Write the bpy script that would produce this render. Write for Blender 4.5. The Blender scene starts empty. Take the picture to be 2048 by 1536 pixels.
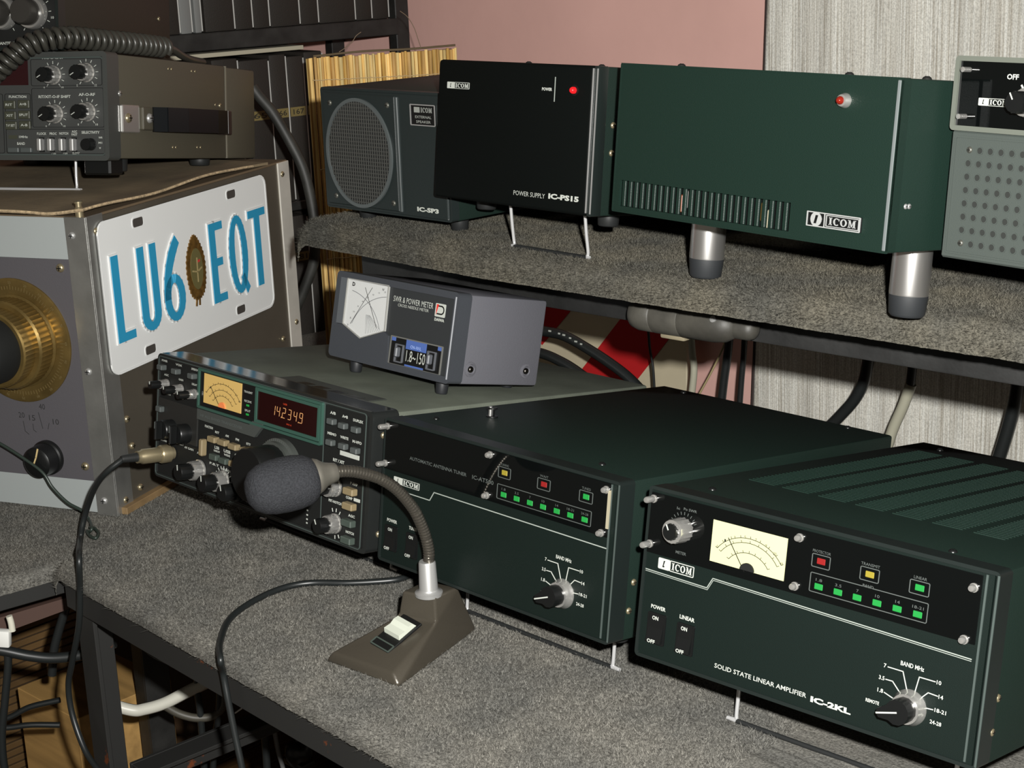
import bpy, bmesh, math, random
import numpy as np
from mathutils import Vector, Matrix, Euler
random.seed(7); rng = np.random.default_rng(7)
SC = bpy.context.scene
COL = SC.collection
# ------------------------------------------------------------------ camera
FPX, PIT, ROL, YAW = 3208.65, 0.272775, -0.041064, -0.761411
EYE = Vector((0.597647, -0.730584, 0.503383))
fwd = Vector((math.sin(YAW)*math.cos(PIT), math.cos(YAW)*math.cos(PIT), -math.sin(PIT)))
r0 = Vector((math.cos(YAW), -math.sin(YAW), 0)); u0 = r0.cross(fwd)
right = math.cos(ROL)*r0 + math.sin(ROL)*u0
up = -math.sin(ROL)*r0 + math.cos(ROL)*u0
cam = bpy.data.cameras.new('camera'); cam.sensor_width = 36; cam.lens = FPX/2048*36
cam.clip_start = 0.02; cam.clip_end = 30
co = bpy.data.objects.new('camera', cam); COL.objects.link(co)
m3 = Matrix((right, up, -fwd)).transposed()
co.matrix_world = Matrix.Translation(EYE) @ m3.to_4x4()
SC.camera = co
# ------------------------------------------------------------------ light: dim room + the camera's flash
w = bpy.data.worlds.new('room_air'); SC.world = w; w.use_nodes = True
bg = w.node_tree.nodes['Background']; bg.inputs[0].default_value = (1.0, .88, .72, 1); bg.inputs[1].default_value = 0.11
fl = bpy.data.lights.new('camera_flash', 'SPOT'); fl.spot_size = math.radians(88); fl.spot_blend = 1.0; fl.shadow_soft_size = .011; fl.energy = 138; fl.color = (1, .985, .95)
fo = bpy.data.objects.new('camera_flash', fl); COL.objects.link(fo)
fo.matrix_world = Matrix.Translation(EYE + right*.045 + up*.05) @ m3.to_4x4()
vs = SC.view_settings; vs.view_transform = 'Standard'; vs.look = 'None'; vs.exposure = 0.0; vs.gamma = 1.0; vs.use_curve_mapping = False
# ------------------------------------------------------------------ helpers (all shapes in millimetres)
def ray(px, py): return fwd + right*((px-1024)/FPX) - up*((py-768)/FPX)
def W(px, py, z):                       # point at height z (mm) that the photograph shows at px, py
    d = ray(px, py); t = (z/1000-EYE.z)/d.z
    return (EYE+d*t)*1000
def V(px, py, p0, n):                   # the same on the upright plane through p0
    d = ray(px, py); n = Vector(n); t = ((Vector(p0)/1000-EYE).dot(n))/d.dot(n)
    return (EYE+d*t)*1000
MATS = {}
def mat(name, col, rough=.5, metal=0., spec=.5, var=0., vscale=60., bump=0., bscale=200., emit=0., coat=0., alpha=1., ecol=None, stretch=None):
    if name in MATS: return MATS[name]
    m = bpy.data.materials.new(name); m.use_nodes = True; nt = m.node_tree; b = nt.nodes['Principled BSDF']
    b.inputs['Base Color'].default_value = (*col, 1); b.inputs['Roughness'].default_value = rough; b.inputs['Metallic'].default_value = metal
    b.inputs['Specular IOR Level'].default_value = spec; b.inputs['Coat Weight'].default_value = coat
    if emit: b.inputs['Emission Color'].default_value = (*(ecol or col), 1); b.inputs['Emission Strength'].default_value = emit
    if alpha < 1: b.inputs['Alpha'].default_value = alpha
    if var or bump:
        tc = nt.nodes.new('ShaderNodeTexCoord'); src = tc.outputs['Object']
        if stretch:
            mp = nt.nodes.new('ShaderNodeMapping'); mp.inputs['Scale'].default_value = stretch; nt.links.new(src, mp.inputs[0]); src = mp.outputs[0]
    if var:
        n = nt.nodes.new('ShaderNodeTexNoise'); n.inputs['Scale'].default_value = vscale; n.inputs['Detail'].default_value = 5; nt.links.new(src, n.inputs['Vector'])
        cr = nt.nodes.new('ShaderNodeValToRGB'); cr.color_ramp.elements[0].position = .3; cr.color_ramp.elements[1].position = .7
        cr.color_ramp.elements[0].color = (*[c*(1-var) for c in col], 1); cr.color_ramp.elements[1].color = (*[min(1, c*(1+var)) for c in col], 1)
        nt.links.new(n.outputs['Fac'], cr.inputs[0]); nt.links.new(cr.outputs[0], b.inputs['Base Color'])
    if bump:
        n2 = nt.nodes.new('ShaderNodeTexNoise'); n2.inputs['Scale'].default_value = bscale; n2.inputs['Detail'].default_value = 3; nt.links.new(src, n2.inputs['Vector'])
        bp = nt.nodes.new('ShaderNodeBump'); bp.inputs['Strength'].default_value = bump; bp.inputs['Distance'].default_value = .001
        nt.links.new(n2.outputs['Fac'], bp.inputs['Height']); nt.links.new(bp.outputs[0], b.inputs['Normal'])
    MATS[name] = m; return m
def finish(ob, bm, m, smooth):
    me = bpy.data.meshes.new(ob)
    bmesh.ops.scale(bm, vec=(.001,)*3, verts=bm.verts)
    bmesh.ops.recalc_face_normals(bm, faces=bm.faces)
    bm.to_mesh(me); bm.free()
    if smooth:
        me.polygons.foreach_set('use_smooth', [True]*len(me.polygons)); me.set_sharp_from_angle(angle=math.radians(smooth))
    if m: me.materials.append(m)
    return me
def part(name, bm, m, parent=None, smooth=35, label=None):
    o = bpy.data.objects.new(name, finish(name, bm, m, smooth)); COL.objects.link(o)
    if parent: o.parent = parent
    if label: o['label'] = label
    return o
def tag(o, label, cat, group=None, kind=None):
    if label: o['label'] = label
    if cat: o['category'] = cat
    if group: o['group'] = group
    if kind: o['kind'] = kind
    return o
def thing(name, label, cat, loc=(0, 0, 0), yaw=0, pitch=0, group=None):
    o = bpy.data.objects.new(name, None); COL.objects.link(o); o.empty_display_size = .02
    o.location = Vector(loc)/1000; o.rotation_euler = (-pitch, 0, yaw)
    tag(o, label, cat, group); return o
def TM(loc, yaw=0, pitch=0): return Matrix.Translation(Vector(loc)) @ Euler((-pitch, 0, yaw)).to_matrix().to_4x4()
NB = bmesh.new
def box(bm, x0, x1, y0, y1, z0, z1, bev=0, seg=2, mtx=None):
    vs = [bm.verts.new((x, y, z)) for x in (x0, x1) for y in (y0, y1) for z in (z0, z1)]
    fs = [bm.faces.new([vs[i] for i in f]) for f in ((0, 1, 3, 2), (4, 6, 7, 5), (0, 4, 5, 1), (2, 3, 7, 6), (0, 2, 6, 4), (1, 5, 7, 3))]
    if bev:
        es = list({e for f in fs for e in f.edges})
        r = bmesh.ops.bevel(bm, geom=es, offset=bev, segments=seg, profile=.5, affect='EDGES')
        vs = list({v for f in r['faces'] for v in f.verts} | {v for v in vs if v.is_valid})
    if mtx: bmesh.ops.transform(bm, matrix=mtx, verts=[v for v in vs if v.is_valid])
    return bm
def P3(plane, a, b, c):                  # 2-D (a right, b up) + c outward -> local xyz
    if plane == 'front': return (a, -c, b)
    if plane == 'top': return (a, b, c)
    if plane == 'right': return (c, a, b)
def poly(bm, pts, c0, c1, plane='front', holes=None):
    n = len(pts)
    lo = [bm.verts.new(P3(plane, p[0], p[1], c0)) for p in pts]; hi = [bm.verts.new(P3(plane, p[0], p[1], c1)) for p in pts]
    bm.faces.new(lo); bm.faces.new(hi)
    for i in range(n): bm.faces.new((lo[i], lo[(i+1) % n], hi[(i+1) % n], hi[i]))
    return bm
def rrpts(x0, x1, z0, z1, r, seg=4):
    out = []
    for cx, cz, a in ((x1-r, z1-r, 0), (x0+r, z1-r, 90), (x0+r, z0+r, 180), (x1-r, z0+r, 270)):
        for k in range(seg+1):
            t = math.radians(a+90*k/seg); out.append((cx+r*math.cos(t), cz+r*math.sin(t)))
    return out
def rrect(bm, x0, x1, z0, z1, r, c0, c1, plane='front', seg=4): return poly(bm, rrpts(x0, x1, z0, z1, r, seg), c0, c1, plane)
def ring(bm, outer, inner, c0, c1, plane='front'):   # frame between two loops with equal counts
    n = len(outer)
    L = [[bm.verts.new(P3(plane, p[0], p[1], c)) for p in loop] for loop, c in ((outer, c0), (outer, c1), (inner, c1), (inner, c0))]
    for q in range(4):
        A, B = L[q], L[(q+1) % 4]
        for i in range(n): bm.faces.new((A[i], A[(i+1) % n], B[(i+1) % n], B[i]))
    return bm
def frame(bm, x0, x1, z0, z1, t, r, c0, c1, plane='front'):
    return ring(bm, rrpts(x0, x1, z0, z1, r), rrpts(x0+t, x1-t, z0+t, z1-t, max(r-t, .05)), c0, c1, plane)
def stroke(bm, pts, wd, c0, c1, plane='front'):
    for p, q in zip(pts, pts[1:]):
        dx, dz = q[0]-p[0], q[1]-p[1]; l = math.hypot(dx, dz) or 1; nx, nz = -dz/l*wd/2, dx/l*wd/2; ex, ez = dx/l*wd*.3, dz/l*wd*.3
        poly(bm, [(p[0]-ex+nx, p[1]-ez+nz), (q[0]+ex+nx, q[1]+ez+nz), (q[0]+ex-nx, q[1]+ez-nz), (p[0]-ex-nx, p[1]-ez-nz)], c0, c1, plane)
    return bm
def lathe(bm, prof, org=(0, 0, 0), axis=(0, -1, 0), n=24, rib=0, ribs=None, cap=True):
    ax = Vector(axis).normalized(); q = ax.to_track_quat('Z', 'Y').to_matrix(); org = Vector(org); rows = []
    for k, (r, t) in enumerate(prof):
        row = []
        for i in range(n):
            a = 2*math.pi*i/n; rr = r*(1-rib*(i % 2)) if (rib and (ribs is None or k in ribs)) else r
            row.append(bm.verts.new(org+q @ Vector((rr*math.cos(a), rr*math.sin(a), t))))
        rows.append(row)
    for A, B in zip(rows, rows[1:]):
        for i in range(n): bm.faces.new((A[i], A[(i+1) % n], B[(i+1) % n], B[i]))
    if cap: bm.faces.new(rows[0]); bm.faces.new(rows[-1])
    return bm
def spline(pts, sub=8):
    P = [Vector(p) for p in pts]; P = [2*P[0]-P[1]]+P+[2*P[-1]-P[-2]]; out = []
    for i in range(1, len(P)-2):
        for k in range(sub):
            t = k/sub; a, b, c, d = P[i-1:i+3]
            out.append(.5*((2*b)+(c-a)*t+(2*a-5*b+4*c-d)*t*t+(3*b-a-3*c+d)*t**3))
    return out+[P[-2]]
def tube(bm, pts, r, n=8, sub=8, rfun=None):
    P = spline(pts, sub) if sub else [Vector(p) for p in pts]; prev = None; rows = []
    for i, p in enumerate(P):
        t = (P[min(i+1, len(P)-1)]-P[max(i-1, 0)]).normalized()
        if prev is None: u = t.orthogonal().normalized()
        else: u = (prev-t*prev.dot(t)).normalized()
        prev = u; v = t.cross(u); rr = rfun(i/(len(P)-1)) if rfun else r
        rows.append([bm.verts.new(p+u*(rr*math.cos(2*math.pi*k/n))+v*(rr*math.sin(2*math.pi*k/n))) for k in range(n)])
    for A, B in zip(rows, rows[1:]):
        for k in range(n): bm.faces.new((A[k], A[(k+1) % n], B[(k+1) % n], B[k]))
    bm.faces.new(rows[0]); bm.faces.new(rows[-1]); return bm
TXT = {}
def textmesh(body, bold=0.):
    key = (body, bold)
    if key not in TXT:
        cu = bpy.data.curves.new('t', 'FONT'); cu.body = body; cu.size = 1; cu.resolution_u = 2; cu.offset = bold; cu.fill_mode = 'FRONT'
        ob = bpy.data.objects.new('t', cu); COL.objects.link(ob)
        dg = bpy.context.evaluated_depsgraph_get(); me = bpy.data.meshes.new_from_object(ob.evaluated_get(dg))
        vs = [tuple(v.co) for v in me.vertices]; fs = [tuple(p.vertices) for p in me.polygons]
        bpy.data.objects.remove(ob); bpy.data.curves.remove(cu); bpy.data.meshes.remove(me); TXT[key] = (vs, fs)
    return TXT[key]
def addtext(bm, body, x, z, wd, h, c=.25, plane='front', bold=.012, shear=0., al='c', rot=0.):
    vs, fs = textmesh(body, bold)
    if not vs: return bm
    xs = [v[0] for v in vs]; ys = [v[1] for v in vs]; x0, x1, y0, y1 = min(xs), max(xs), min(ys), max(ys)
    sx = wd/max(x1-x0, 1e-6); sy = h/max(y1-y0, 1e-6); ox = {'c': .5, 'l': 0, 'r': 1}[al]; cr, sr = math.cos(rot), math.sin(rot)
    nv = []
    for v in vs:
        a = ((v[0]-x0)-ox*(x1-x0))*sx; b = ((v[1]-y0)-.5*(y1-y0))*sy; a += shear*b
        nv.append(bm.verts.new(P3(plane, x+a*cr-b*sr, z+a*sr+b*cr, c)))
    for f in fs:
        try: bm.faces.new([nv[i] for i in f])
        except ValueError: pass
    return bm
def text(parent, body, x, z, wd, h, m=None, name='lettering', **k):
    return part(name, addtext(NB(), body, x, z, wd, h, **k), m or M_white, parent, 0)
def texts(parent, items, m=None, name='lettering', **k):
    bm = NB()
    for it in items: addtext(bm, *it, **k)
    return part(name, bm, m or M_white, parent, 0)
def copy_tree(o, parent=None):
    c = o.copy(); COL.objects.link(c); c.parent = parent
    for ch in list(o.children): copy_tree(ch, c)
    return c
def screw(parent, x, z, r=2.6, plane='front', c=0., m=None, name='screw'):
    bm = NB(); ax = {'front': (0, -1, 0), 'top': (0, 0, 1), 'right': (1, 0, 0)}[plane]
    lathe(bm, [(r, -.5), (r, .3), (r*.8, r*.45), (r*.35, r*.6), (.05, r*.62)], P3(plane, x, z, c), ax, 12)
    o = part(name, bm, m or M_chrome, parent, 60)
    sl = NB(); stroke(sl, [(x-r*.5, z), (x+r*.5, z)], r*.22, c+r*.5, c+r*.66, plane); stroke(sl, [(x, z-r*.5), (x, z+r*.5)], r*.22, c+r*.5, c+r*.66, plane)
    part('screw_slot', sl, M_black, o, 0); return o
# ------------------------------------------------------------------ materials
M_black = mat('black_plastic', (.005, .0055, .0055), .35, spec=.4)
M_mblack = mat('matt_black', (.006, .0065, .006), .7, spec=.3)
M_rubber = mat('black_rubber', (.014, .015, .015), .5, spec=.35)
M_chrome = mat('chrome', (.62, .61, .58), .2, .8)
M_steel = mat('brushed_steel', (.42, .42, .41), .36, .6)
M_nickel = mat('aged_nickel', (.38, .32, .20), .32, .75)
M_brass = mat('brass', (.22, .15, .05), .36, .75, var=.3, vscale=40)
M_white = mat('white_print', (.42, .44, .40), .6)
M_wire = mat('silver_wire', (.6, .6, .6), .25, .5)
M_case = mat('dark_green_case', (.0055, .0135, .010), .52, spec=.32, bump=.25, bscale=1500)
M_case2 = mat('green_case', (.0058, .0165, .0118), .5, spec=.3, bump=.25, bscale=1500)
M_panel = mat('dark_panel', (.0042, .0085, .007), .45, spec=.28, bump=.15, bscale=1800)
M_bezel = mat('bezel', (.009, .013, .012), .35, spec=.5)
M_acryl = mat('smoked_acrylic', (.002, .0025, .0025), .04, spec=.35)
M_edge = mat('grey_green_edge', (.05, .065, .06), .4, spec=.5)  # paler than the bezel, for edge strips and panel lines
M_meterY = mat('meter_face_yellow', (.42, .42, .24), .6, emit=.15, ecol=(.9, .9, .5))
M_meterO = mat('meter_face_amber', (.42, .28, .09), .6, emit=.16, ecol=(1, .65, .18))
M_glass = None
M_ledG = mat('green_lamp', (.01, .15, .03), .4, emit=.15, ecol=(.02, .9, .10))
M_ledY = mat('yellow_lamp', (.2, .16, .02), .4, emit=.08, ecol=(.9, .75, .05))
M_ledR = mat('red_lamp', (.16, .01, .01), .3, emit=.10, ecol=(.9, .03, .02))
M_ledRon = mat('red_lamp_lit', (.5, .01, .01), .15, emit=.55, ecol=(1, .01, .02))
M_line = mat('panel_line', (.28, .31, .28), .5)
M_beige = mat('beige_button', (.20, .155, .085), .5)
M_grey = mat('grey_button', (.06, .068, .066), .45)
M_ggrey = mat('green_grey_button', (.045, .06, .05), .5)
M_silk = mat('dim_print', (.07, .08, .075), .6)
def glass():
    m = bpy.data.materials.new('clear_window'); m.use_nodes = True; nt = m.node_tree; nt.nodes.clear()
    o = nt.nodes.new('ShaderNodeOutputMaterial'); mx = nt.nodes.new('ShaderNodeMixShader'); t = nt.nodes.new('ShaderNodeBsdfTransparent'); g = nt.nodes.new('ShaderNodeBsdfGlossy')
    g.inputs['Roughness'].default_value = .03; mx.inputs[0].default_value = .05
    nt.links.new(t.outputs[0], mx.inputs[1]); nt.links.new(g.outputs[0], mx.inputs[2]); nt.links.new(mx.outputs[0], o.inputs[0]); return m
M_glass = glass()
# ================================================================== THE SETTING
def struct(name, bm, m, label, cat, smooth=0): return tag(part(name, bm, m, None, smooth), label, cat, kind='structure')
M_pink = mat('pink_plaster', (.62, .375, .33), .85, spec=.2, var=.07, vscale=5, bump=.25, bscale=70)
struct('wall_back', box(NB(), -1400, 900, 850, 900, -700, 900), M_pink, 'pink plastered wall behind the radio shelf', 'wall')
struct('wall_left', box(NB(), -1400, -1350, -700, 850, -700, 900), M_pink, 'pink plastered wall behind the black bookcase', 'wall')
M_wains = mat('dark_wainscot', (.06, .032, .014), .6, var=.35, vscale=8)
struct('trim_1', box(NB(), -1350, 900, 843, 850, -700, -190, 1, 1), M_wains, 'dark brown wainscot along the foot of the pink wall', 'trim')
struct('trim_2', box(NB(), -1350, -1343, -700, 843, -700, -190, 1, 1), M_wains, 'dark brown wainscot at the foot of the side wall', 'trim')
def planks_floor():
    base = struct('floor', box(NB(), -1400, 900, -900, 850, -730, -708), mat('floor_gap', (.012, .008, .005), .8), 'dark brown wooden plank floor under the desks', 'floor')
    tones = [mat('floor_wood_%d' % i, c, .45, var=.5, vscale=14, stretch=(9, .6, 9)) for i, c in enumerate([(.075, .035, .013), (.055, .026, .010), (.095, .048, .018)])]
    for i in range(24):
        x = -1395+i*62
        if x > 0: break
        o = part('plank', box(NB(), x, x+59, -600, 848, -708, -700, 1.5, 1), tones[(i*7) % 3], base, 0)
planks_floor()
# ---- carpet sheets: a grid bent over its edges with tufted relief
def carpet_mat(name, c, dust, vs=520):
    m = bpy.data.materials.new(name); m.use_nodes = True; nt = m.node_tree; b = nt.nodes['Principled BSDF']; b.inputs['Roughness'].default_value = .95; b.inputs['Specular IOR Level'].default_value = .12
    tc = nt.nodes.new('ShaderNodeTexCoord'); n1 = nt.nodes.new('ShaderNodeTexNoise'); n1.inputs['Scale'].default_value = vs; n1.inputs['Detail'].default_value = 4; n1.inputs['Roughness'].default_value = .7
    n2 = nt.nodes.new('ShaderNodeTexNoise'); n2.inputs['Scale'].default_value = 16; n2.inputs['Detail'].default_value = 3
    for n in (n1, n2): nt.links.new(tc.outputs['Object'], n.inputs['Vector'])
    r1 = nt.nodes.new('ShaderNodeValToRGB'); e = r1.color_ramp.elements; e[0].position = .32; e[1].position = .72
    e[0].color = (*[k*.42 for k in c], 1); e[1].color = (*[min(1, k*1.7) for k in c], 1)
    mx = nt.nodes.new('ShaderNodeMix'); mx.data_type = 'RGBA'; mx.blend_type = 'MULTIPLY'; mx.inputs[0].default_value = .55
    r2 = nt.nodes.new('ShaderNodeValToRGB'); r2.color_ramp.elements[0].position = .35; r2.color_ramp.elements[1].position = .65
    r2.color_ramp.elements[0].color = (.62, .63, .62, 1); r2.color_ramp.elements[1].color = (*dust, 1)
    nt.links.new(n1.outputs['Fac'], r1.inputs[0]); nt.links.new(n2.outputs['Fac'], r2.inputs[0])
    nt.links.new(r1.outputs[0], mx.inputs[6]); nt.links.new(r2.outputs[0], mx.inputs[7]); nt.links.new(mx.outputs[2], b.inputs['Base Color'])
    bp = nt.nodes.new('ShaderNodeBump'); bp.inputs['Strength'].default_value = .7; bp.inputs['Distance'].default_value = .0012
    nt.links.new(n1.outputs['Fac'], bp.inputs['Height']); nt.links.new(bp.outputs[0], b.inputs['Normal']); return m
M_carpet = carpet_mat('grey_carpet', (.138, .134, .122), (1.12, 1.08, 1.0), 520)
M_carpet2 = carpet_mat('dusty_carpet', (.084, .081, .070), (1.35, 1.24, 1.02), 620)
def blur(a, k):
    for _ in range(k):
        a = (a+np.roll(a, 1, 0)+np.roll(a, -1, 0)+np.roll(a, 1, 1)+np.roll(a, -1, 1))/5
    return a
def edge_map(s, r, drop):               # arc length past the edge -> (outward, down)
    L = r*math.pi/2; s1 = np.clip(s, 0, L); out = r*np.sin(s1/r); dn = r*(1-np.cos(s1/r)); dn = dn+np.clip(s-L, 0, None)
    out = np.where(s <= 0, s, out); dn = np.where(s <= 0, 0, dn); return out, dn
def carpet(name, xs, ys, fx, fy, z, r, amp, m, parent, to_world, lump=1.0):
    # xs / ys: arc coordinates, negative inside the sheet; edges at 0
    X, Y = np.meshgrid(xs, ys, indexing='ij'); ox, dx = edge_map(X, r, 0); oy, dy = edge_map(Y, r, 0)
    n = rng.normal(size=X.shape); h = n*.4+blur(rng.normal(size=X.shape), 1)*.7
    big = blur(rng.normal(size=X.shape), 30); big = big/(abs(big).max()+1e-6)
    h = h*amp+big*lump
    zz = z-dx-dy+h*((dx+dy) < .3)+0*h; push = np.where((dx+dy) >= .3, h, 0)
    ox = ox+push*(dx > 0.3); oy = oy+push*(dy > .3)
    A, B, C = to_world(ox, oy); vs = np.stack([A, B, zz], -1).reshape(-1, 3)/1000
    nx, ny = X.shape; i = np.arange(nx*ny).reshape(nx, ny); f = np.stack([i[:-1, :-1], i[1:, :-1], i[1:, 1:], i[:-1, 1:]], -1).reshape(-1, 4)
    me = bpy.data.meshes.new(name); me.from_pydata(vs.tolist(), [], f.tolist()); me.polygons.foreach_set('use_smooth', [True]*len(me.polygons)); me.materials.append(m)
    o = bpy.data.objects.new(name, me); COL.objects.link(o); o.parent = parent; return o
def pile(parent, xr, yr, n, z, r, tw, m, ln=2.6, wd=.5):
    X = rng.uniform(*xr, n); Y = rng.uniform(*yr, n); ox, dx = edge_map(X, r, 0); oy, dy = edge_map(Y, r, 0)
    ax = np.clip(X/r, 0, math.pi/2); ay = np.clip(Y/r, 0, math.pi/2)
    L = ln*rng.uniform(.6, 1.25, n); jit = rng.normal(size=(n, 3))*.75
    ox2 = ox+L*(np.sin(ax)+jit[:, 0]); oy2 = oy+L*(np.sin(ay)+jit[:, 1]); z0 = z-dx-dy-.4; z2 = z0+L*np.clip(np.cos(ax)*np.cos(ay)+.25*jit[:, 2], .12, None)
    A0, B0, _ = tw(ox, oy); A2, B2, _ = tw(ox2, oy2); t = rng.uniform(0, 2*math.pi, n); wx, wy = wd*np.cos(t), wd*np.sin(t)
    v = np.stack([np.stack([A0-wx, B0-wy, z0], -1), np.stack([A0+wx, B0+wy, z0], -1), np.stack([A2, B2, z2], -1)], 1).reshape(-1, 3)/1000
    me = bpy.data.meshes.new('carpet_pile'); me.from_pydata(v.tolist(), [], np.arange(3*n).reshape(-1, 3).tolist()); me.materials.append(m)
    o = bpy.data.objects.new('carpet_pile', me); COL.objects.link(o); o.parent = parent; o['kind'] = 'stuff'; return o
M_iron = mat('black_painted_iron', (.017, .017, .016), .5, spec=.4, var=.5, vscale=30, bump=.3, bscale=90)
def rust_iron():
    m = bpy.data.materials.new('worn_black_iron'); m.use_nodes = True; nt = m.node_tree; b = nt.nodes['Principled BSDF']; b.inputs['Roughness'].default_value = .5
    tc = nt.nodes.new('ShaderNodeTexCoord'); n = nt.nodes.new('ShaderNodeTexNoise'); n.inputs['Scale'].default_value = 26; n.inputs['Detail'].default_value = 7; n.inputs['Roughness'].default_value = .65
    nt.links.new(tc.outputs['Object'], n.inputs['Vector']); r = nt.nodes.new('ShaderNodeValToRGB'); e = r.color_ramp.elements
    e[0].position = .66; e[0].color = (.019, .019, .018, 1); e[1].position = .70; e[1].color = (.13, .035, .011, 1)
    nt.links.new(n.outputs['Fac'], r.inputs[0]); nt.links.new(r.outputs[0], b.inputs['Base Color']); return m
M_rust = rust_iron()
# ---- right desk (its front edge is turned about five degrees)
DA = math.atan2(-.08564, .99633)
def desk():
    t = thing('radio_desk', 'black iron framed desk with grey carpet top carrying the three dark green radio units', 'desk', (-576, -57, 0), DA)
    ca, sa = math.cos(DA), math.sin(DA)
    xs = np.concatenate([-np.arange(1000, 640, -20.), -np.arange(640, -26, -1.5)]); ys = np.concatenate([-np.arange(690, 190, -14.), -np.arange(190, -25, -1.5)])
    def tw(ox, oy): return -ox, -oy, 0            # x grows inwards from the left end, y from the front edge
    carpet('carpet_top', xs, ys, 0, 0, 0, 13, .6, M_carpet, t, tw, .9); pile(t, (-640, 22), (-190, 23), 95000, 0, 13, tw, M_carpet)
    part('board', box(NB(), 4, 998, 6, 690, -20, -3), mat('chipboard', (.10, .07, .045), .8), t, 0)
    bm = NB(); box(bm, -6, 1000, -8, -3, -44, -19, .8, 1); box(bm, -6, 1000, -3, 26, -24, -20)
    part('front_rail', bm, M_rust, t, 0)
    def leg(x, y, sx, sy):
        bm = NB(); X = sorted((x, x+sx*30)); box(bm, X[0], X[1], *sorted((y, y+sy*4)), -700, -20, .6, 1); box(bm, *sorted((x, x+sx*4)), *sorted((y+sy*4, y+sy*30)), -700, -20, .6, 1)
        part('leg', bm, M_rust, t, 0)
    leg(0, -3, 1, 1); leg(994, -3, -1, 1); leg(0, 686, 1, -1); leg(994, 686, -1, -1)
    bm = NB(); box(bm, 6, 11, 27, 656, -232, -204, .8, 1); box(bm, 11, 36, 27, 656, -208, -204, .5, 1); part('side_brace', bm, M_rust, t, 0)
    bm = NB(); box(bm, 970, 994, 27, 656, -232, -204, .8, 1); part('side_brace', bm, M_rust, t, 0)
    return t
desk()
# ---- left desk: its front edge runs away from the camera
LA = math.atan2(.98767, .15658)
def desk2():
    t = thing('side_desk', 'carpeted black iron desk under the homemade tuner box at the left', 'desk', (-612, -16, -14), LA)
    # local x runs along the edge (away), local y points left into the desk
    xs = np.concatenate([-np.arange(1280, 900, -20.), -np.arange(900, 350, -2.), -np.arange(350, -4, -14.)]); ys = np.concatenate([-np.arange(640, 250, -14.), -np.arange(250, -21, -2.)])
    xs2 = xs
    def tw(ox, oy): X = 620+ox; return X, -oy+np.where(X > 6, -26+.06*X, 0)*np.clip((X-6)/12, 0, 1), 0
    carpet('carpet_top', xs, ys, 0, 0, 0, 9, .6, M_carpet, t, tw, .8); pile(t, (-800, -420), (-190, 18), 50000, 0, 9, tw, M_carpet)
    part('board', box(NB(), -655, 615, 14, 636, -22, -4), mat('chipboard', (0, 0, 0)), t, 0)
    bm = NB(); box(bm, -660, -4, -6, -1, -30, -6, .8, 1); box(bm, -660, -4, -1, 26, -26, -22); part('front_rail', bm, M_rust, t, 0)
    for x, y in ((-650, 2), (150, 270), (-650, 600), (580, 600)):
        bm = NB(); box(bm, x, x+30, y, y+4, -686, -22, .6, 1); box(bm, x, x+4, y+4, y+30, -686, -22, .6, 1); part('leg', bm, M_iron, t, 0)
    return t
desk2()
# ---- shelf above the desk
M_sboard = mat('black_painted_wood', (.019, .019, .0185), .6, spec=.3, var=.35, vscale=25, bump=.5, bscale=120)
SH = 258
def shelf():
    t = thing('shelf', 'black wooden shelf with dusty grey carpet holding the speaker and power supplies', 'shelf', (0, 0, 0))
    def ye(x): return 196+np.clip(-300-x, 0, None)*.07
    xs = -np.arange(980, -26, -1.6); ys = np.concatenate([-np.arange(590, 150, -14.), -np.arange(150, -31, -1.6)])
    xs = xs[xs > -880]
    def tw(ox, oy): X = -542-ox; return X, ye(X)-oy, 0
    carpet('carpet_top', xs, ys, 0, 0, SH, 14, .7, M_carpet2, t, tw, 1.3); pile(t, (-800, 24), (-120, 29), 110000, SH, 14, tw, M_carpet2, 2.4, .55)
    part('board', box(NB(), -530, 310, 204, 790, 238.5, 252), M_sboard, t, 0); part('beam', box(NB(), -540, 310, 262, 300, 195, 238.5, 2, 2), M_sboard, t, 30); part('back_beam', box(NB(), -540, 310, 750, 790, 195, 238.5), M_sboard, t, 0)
    for x, y in ((-450, 372), (260, 372), (260, 760)): part('post', box(NB(), x-14, x+14, y-14, y+14, 2, 239, 1, 1), M_sboard, t, 0)
    return t
shelf()
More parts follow.
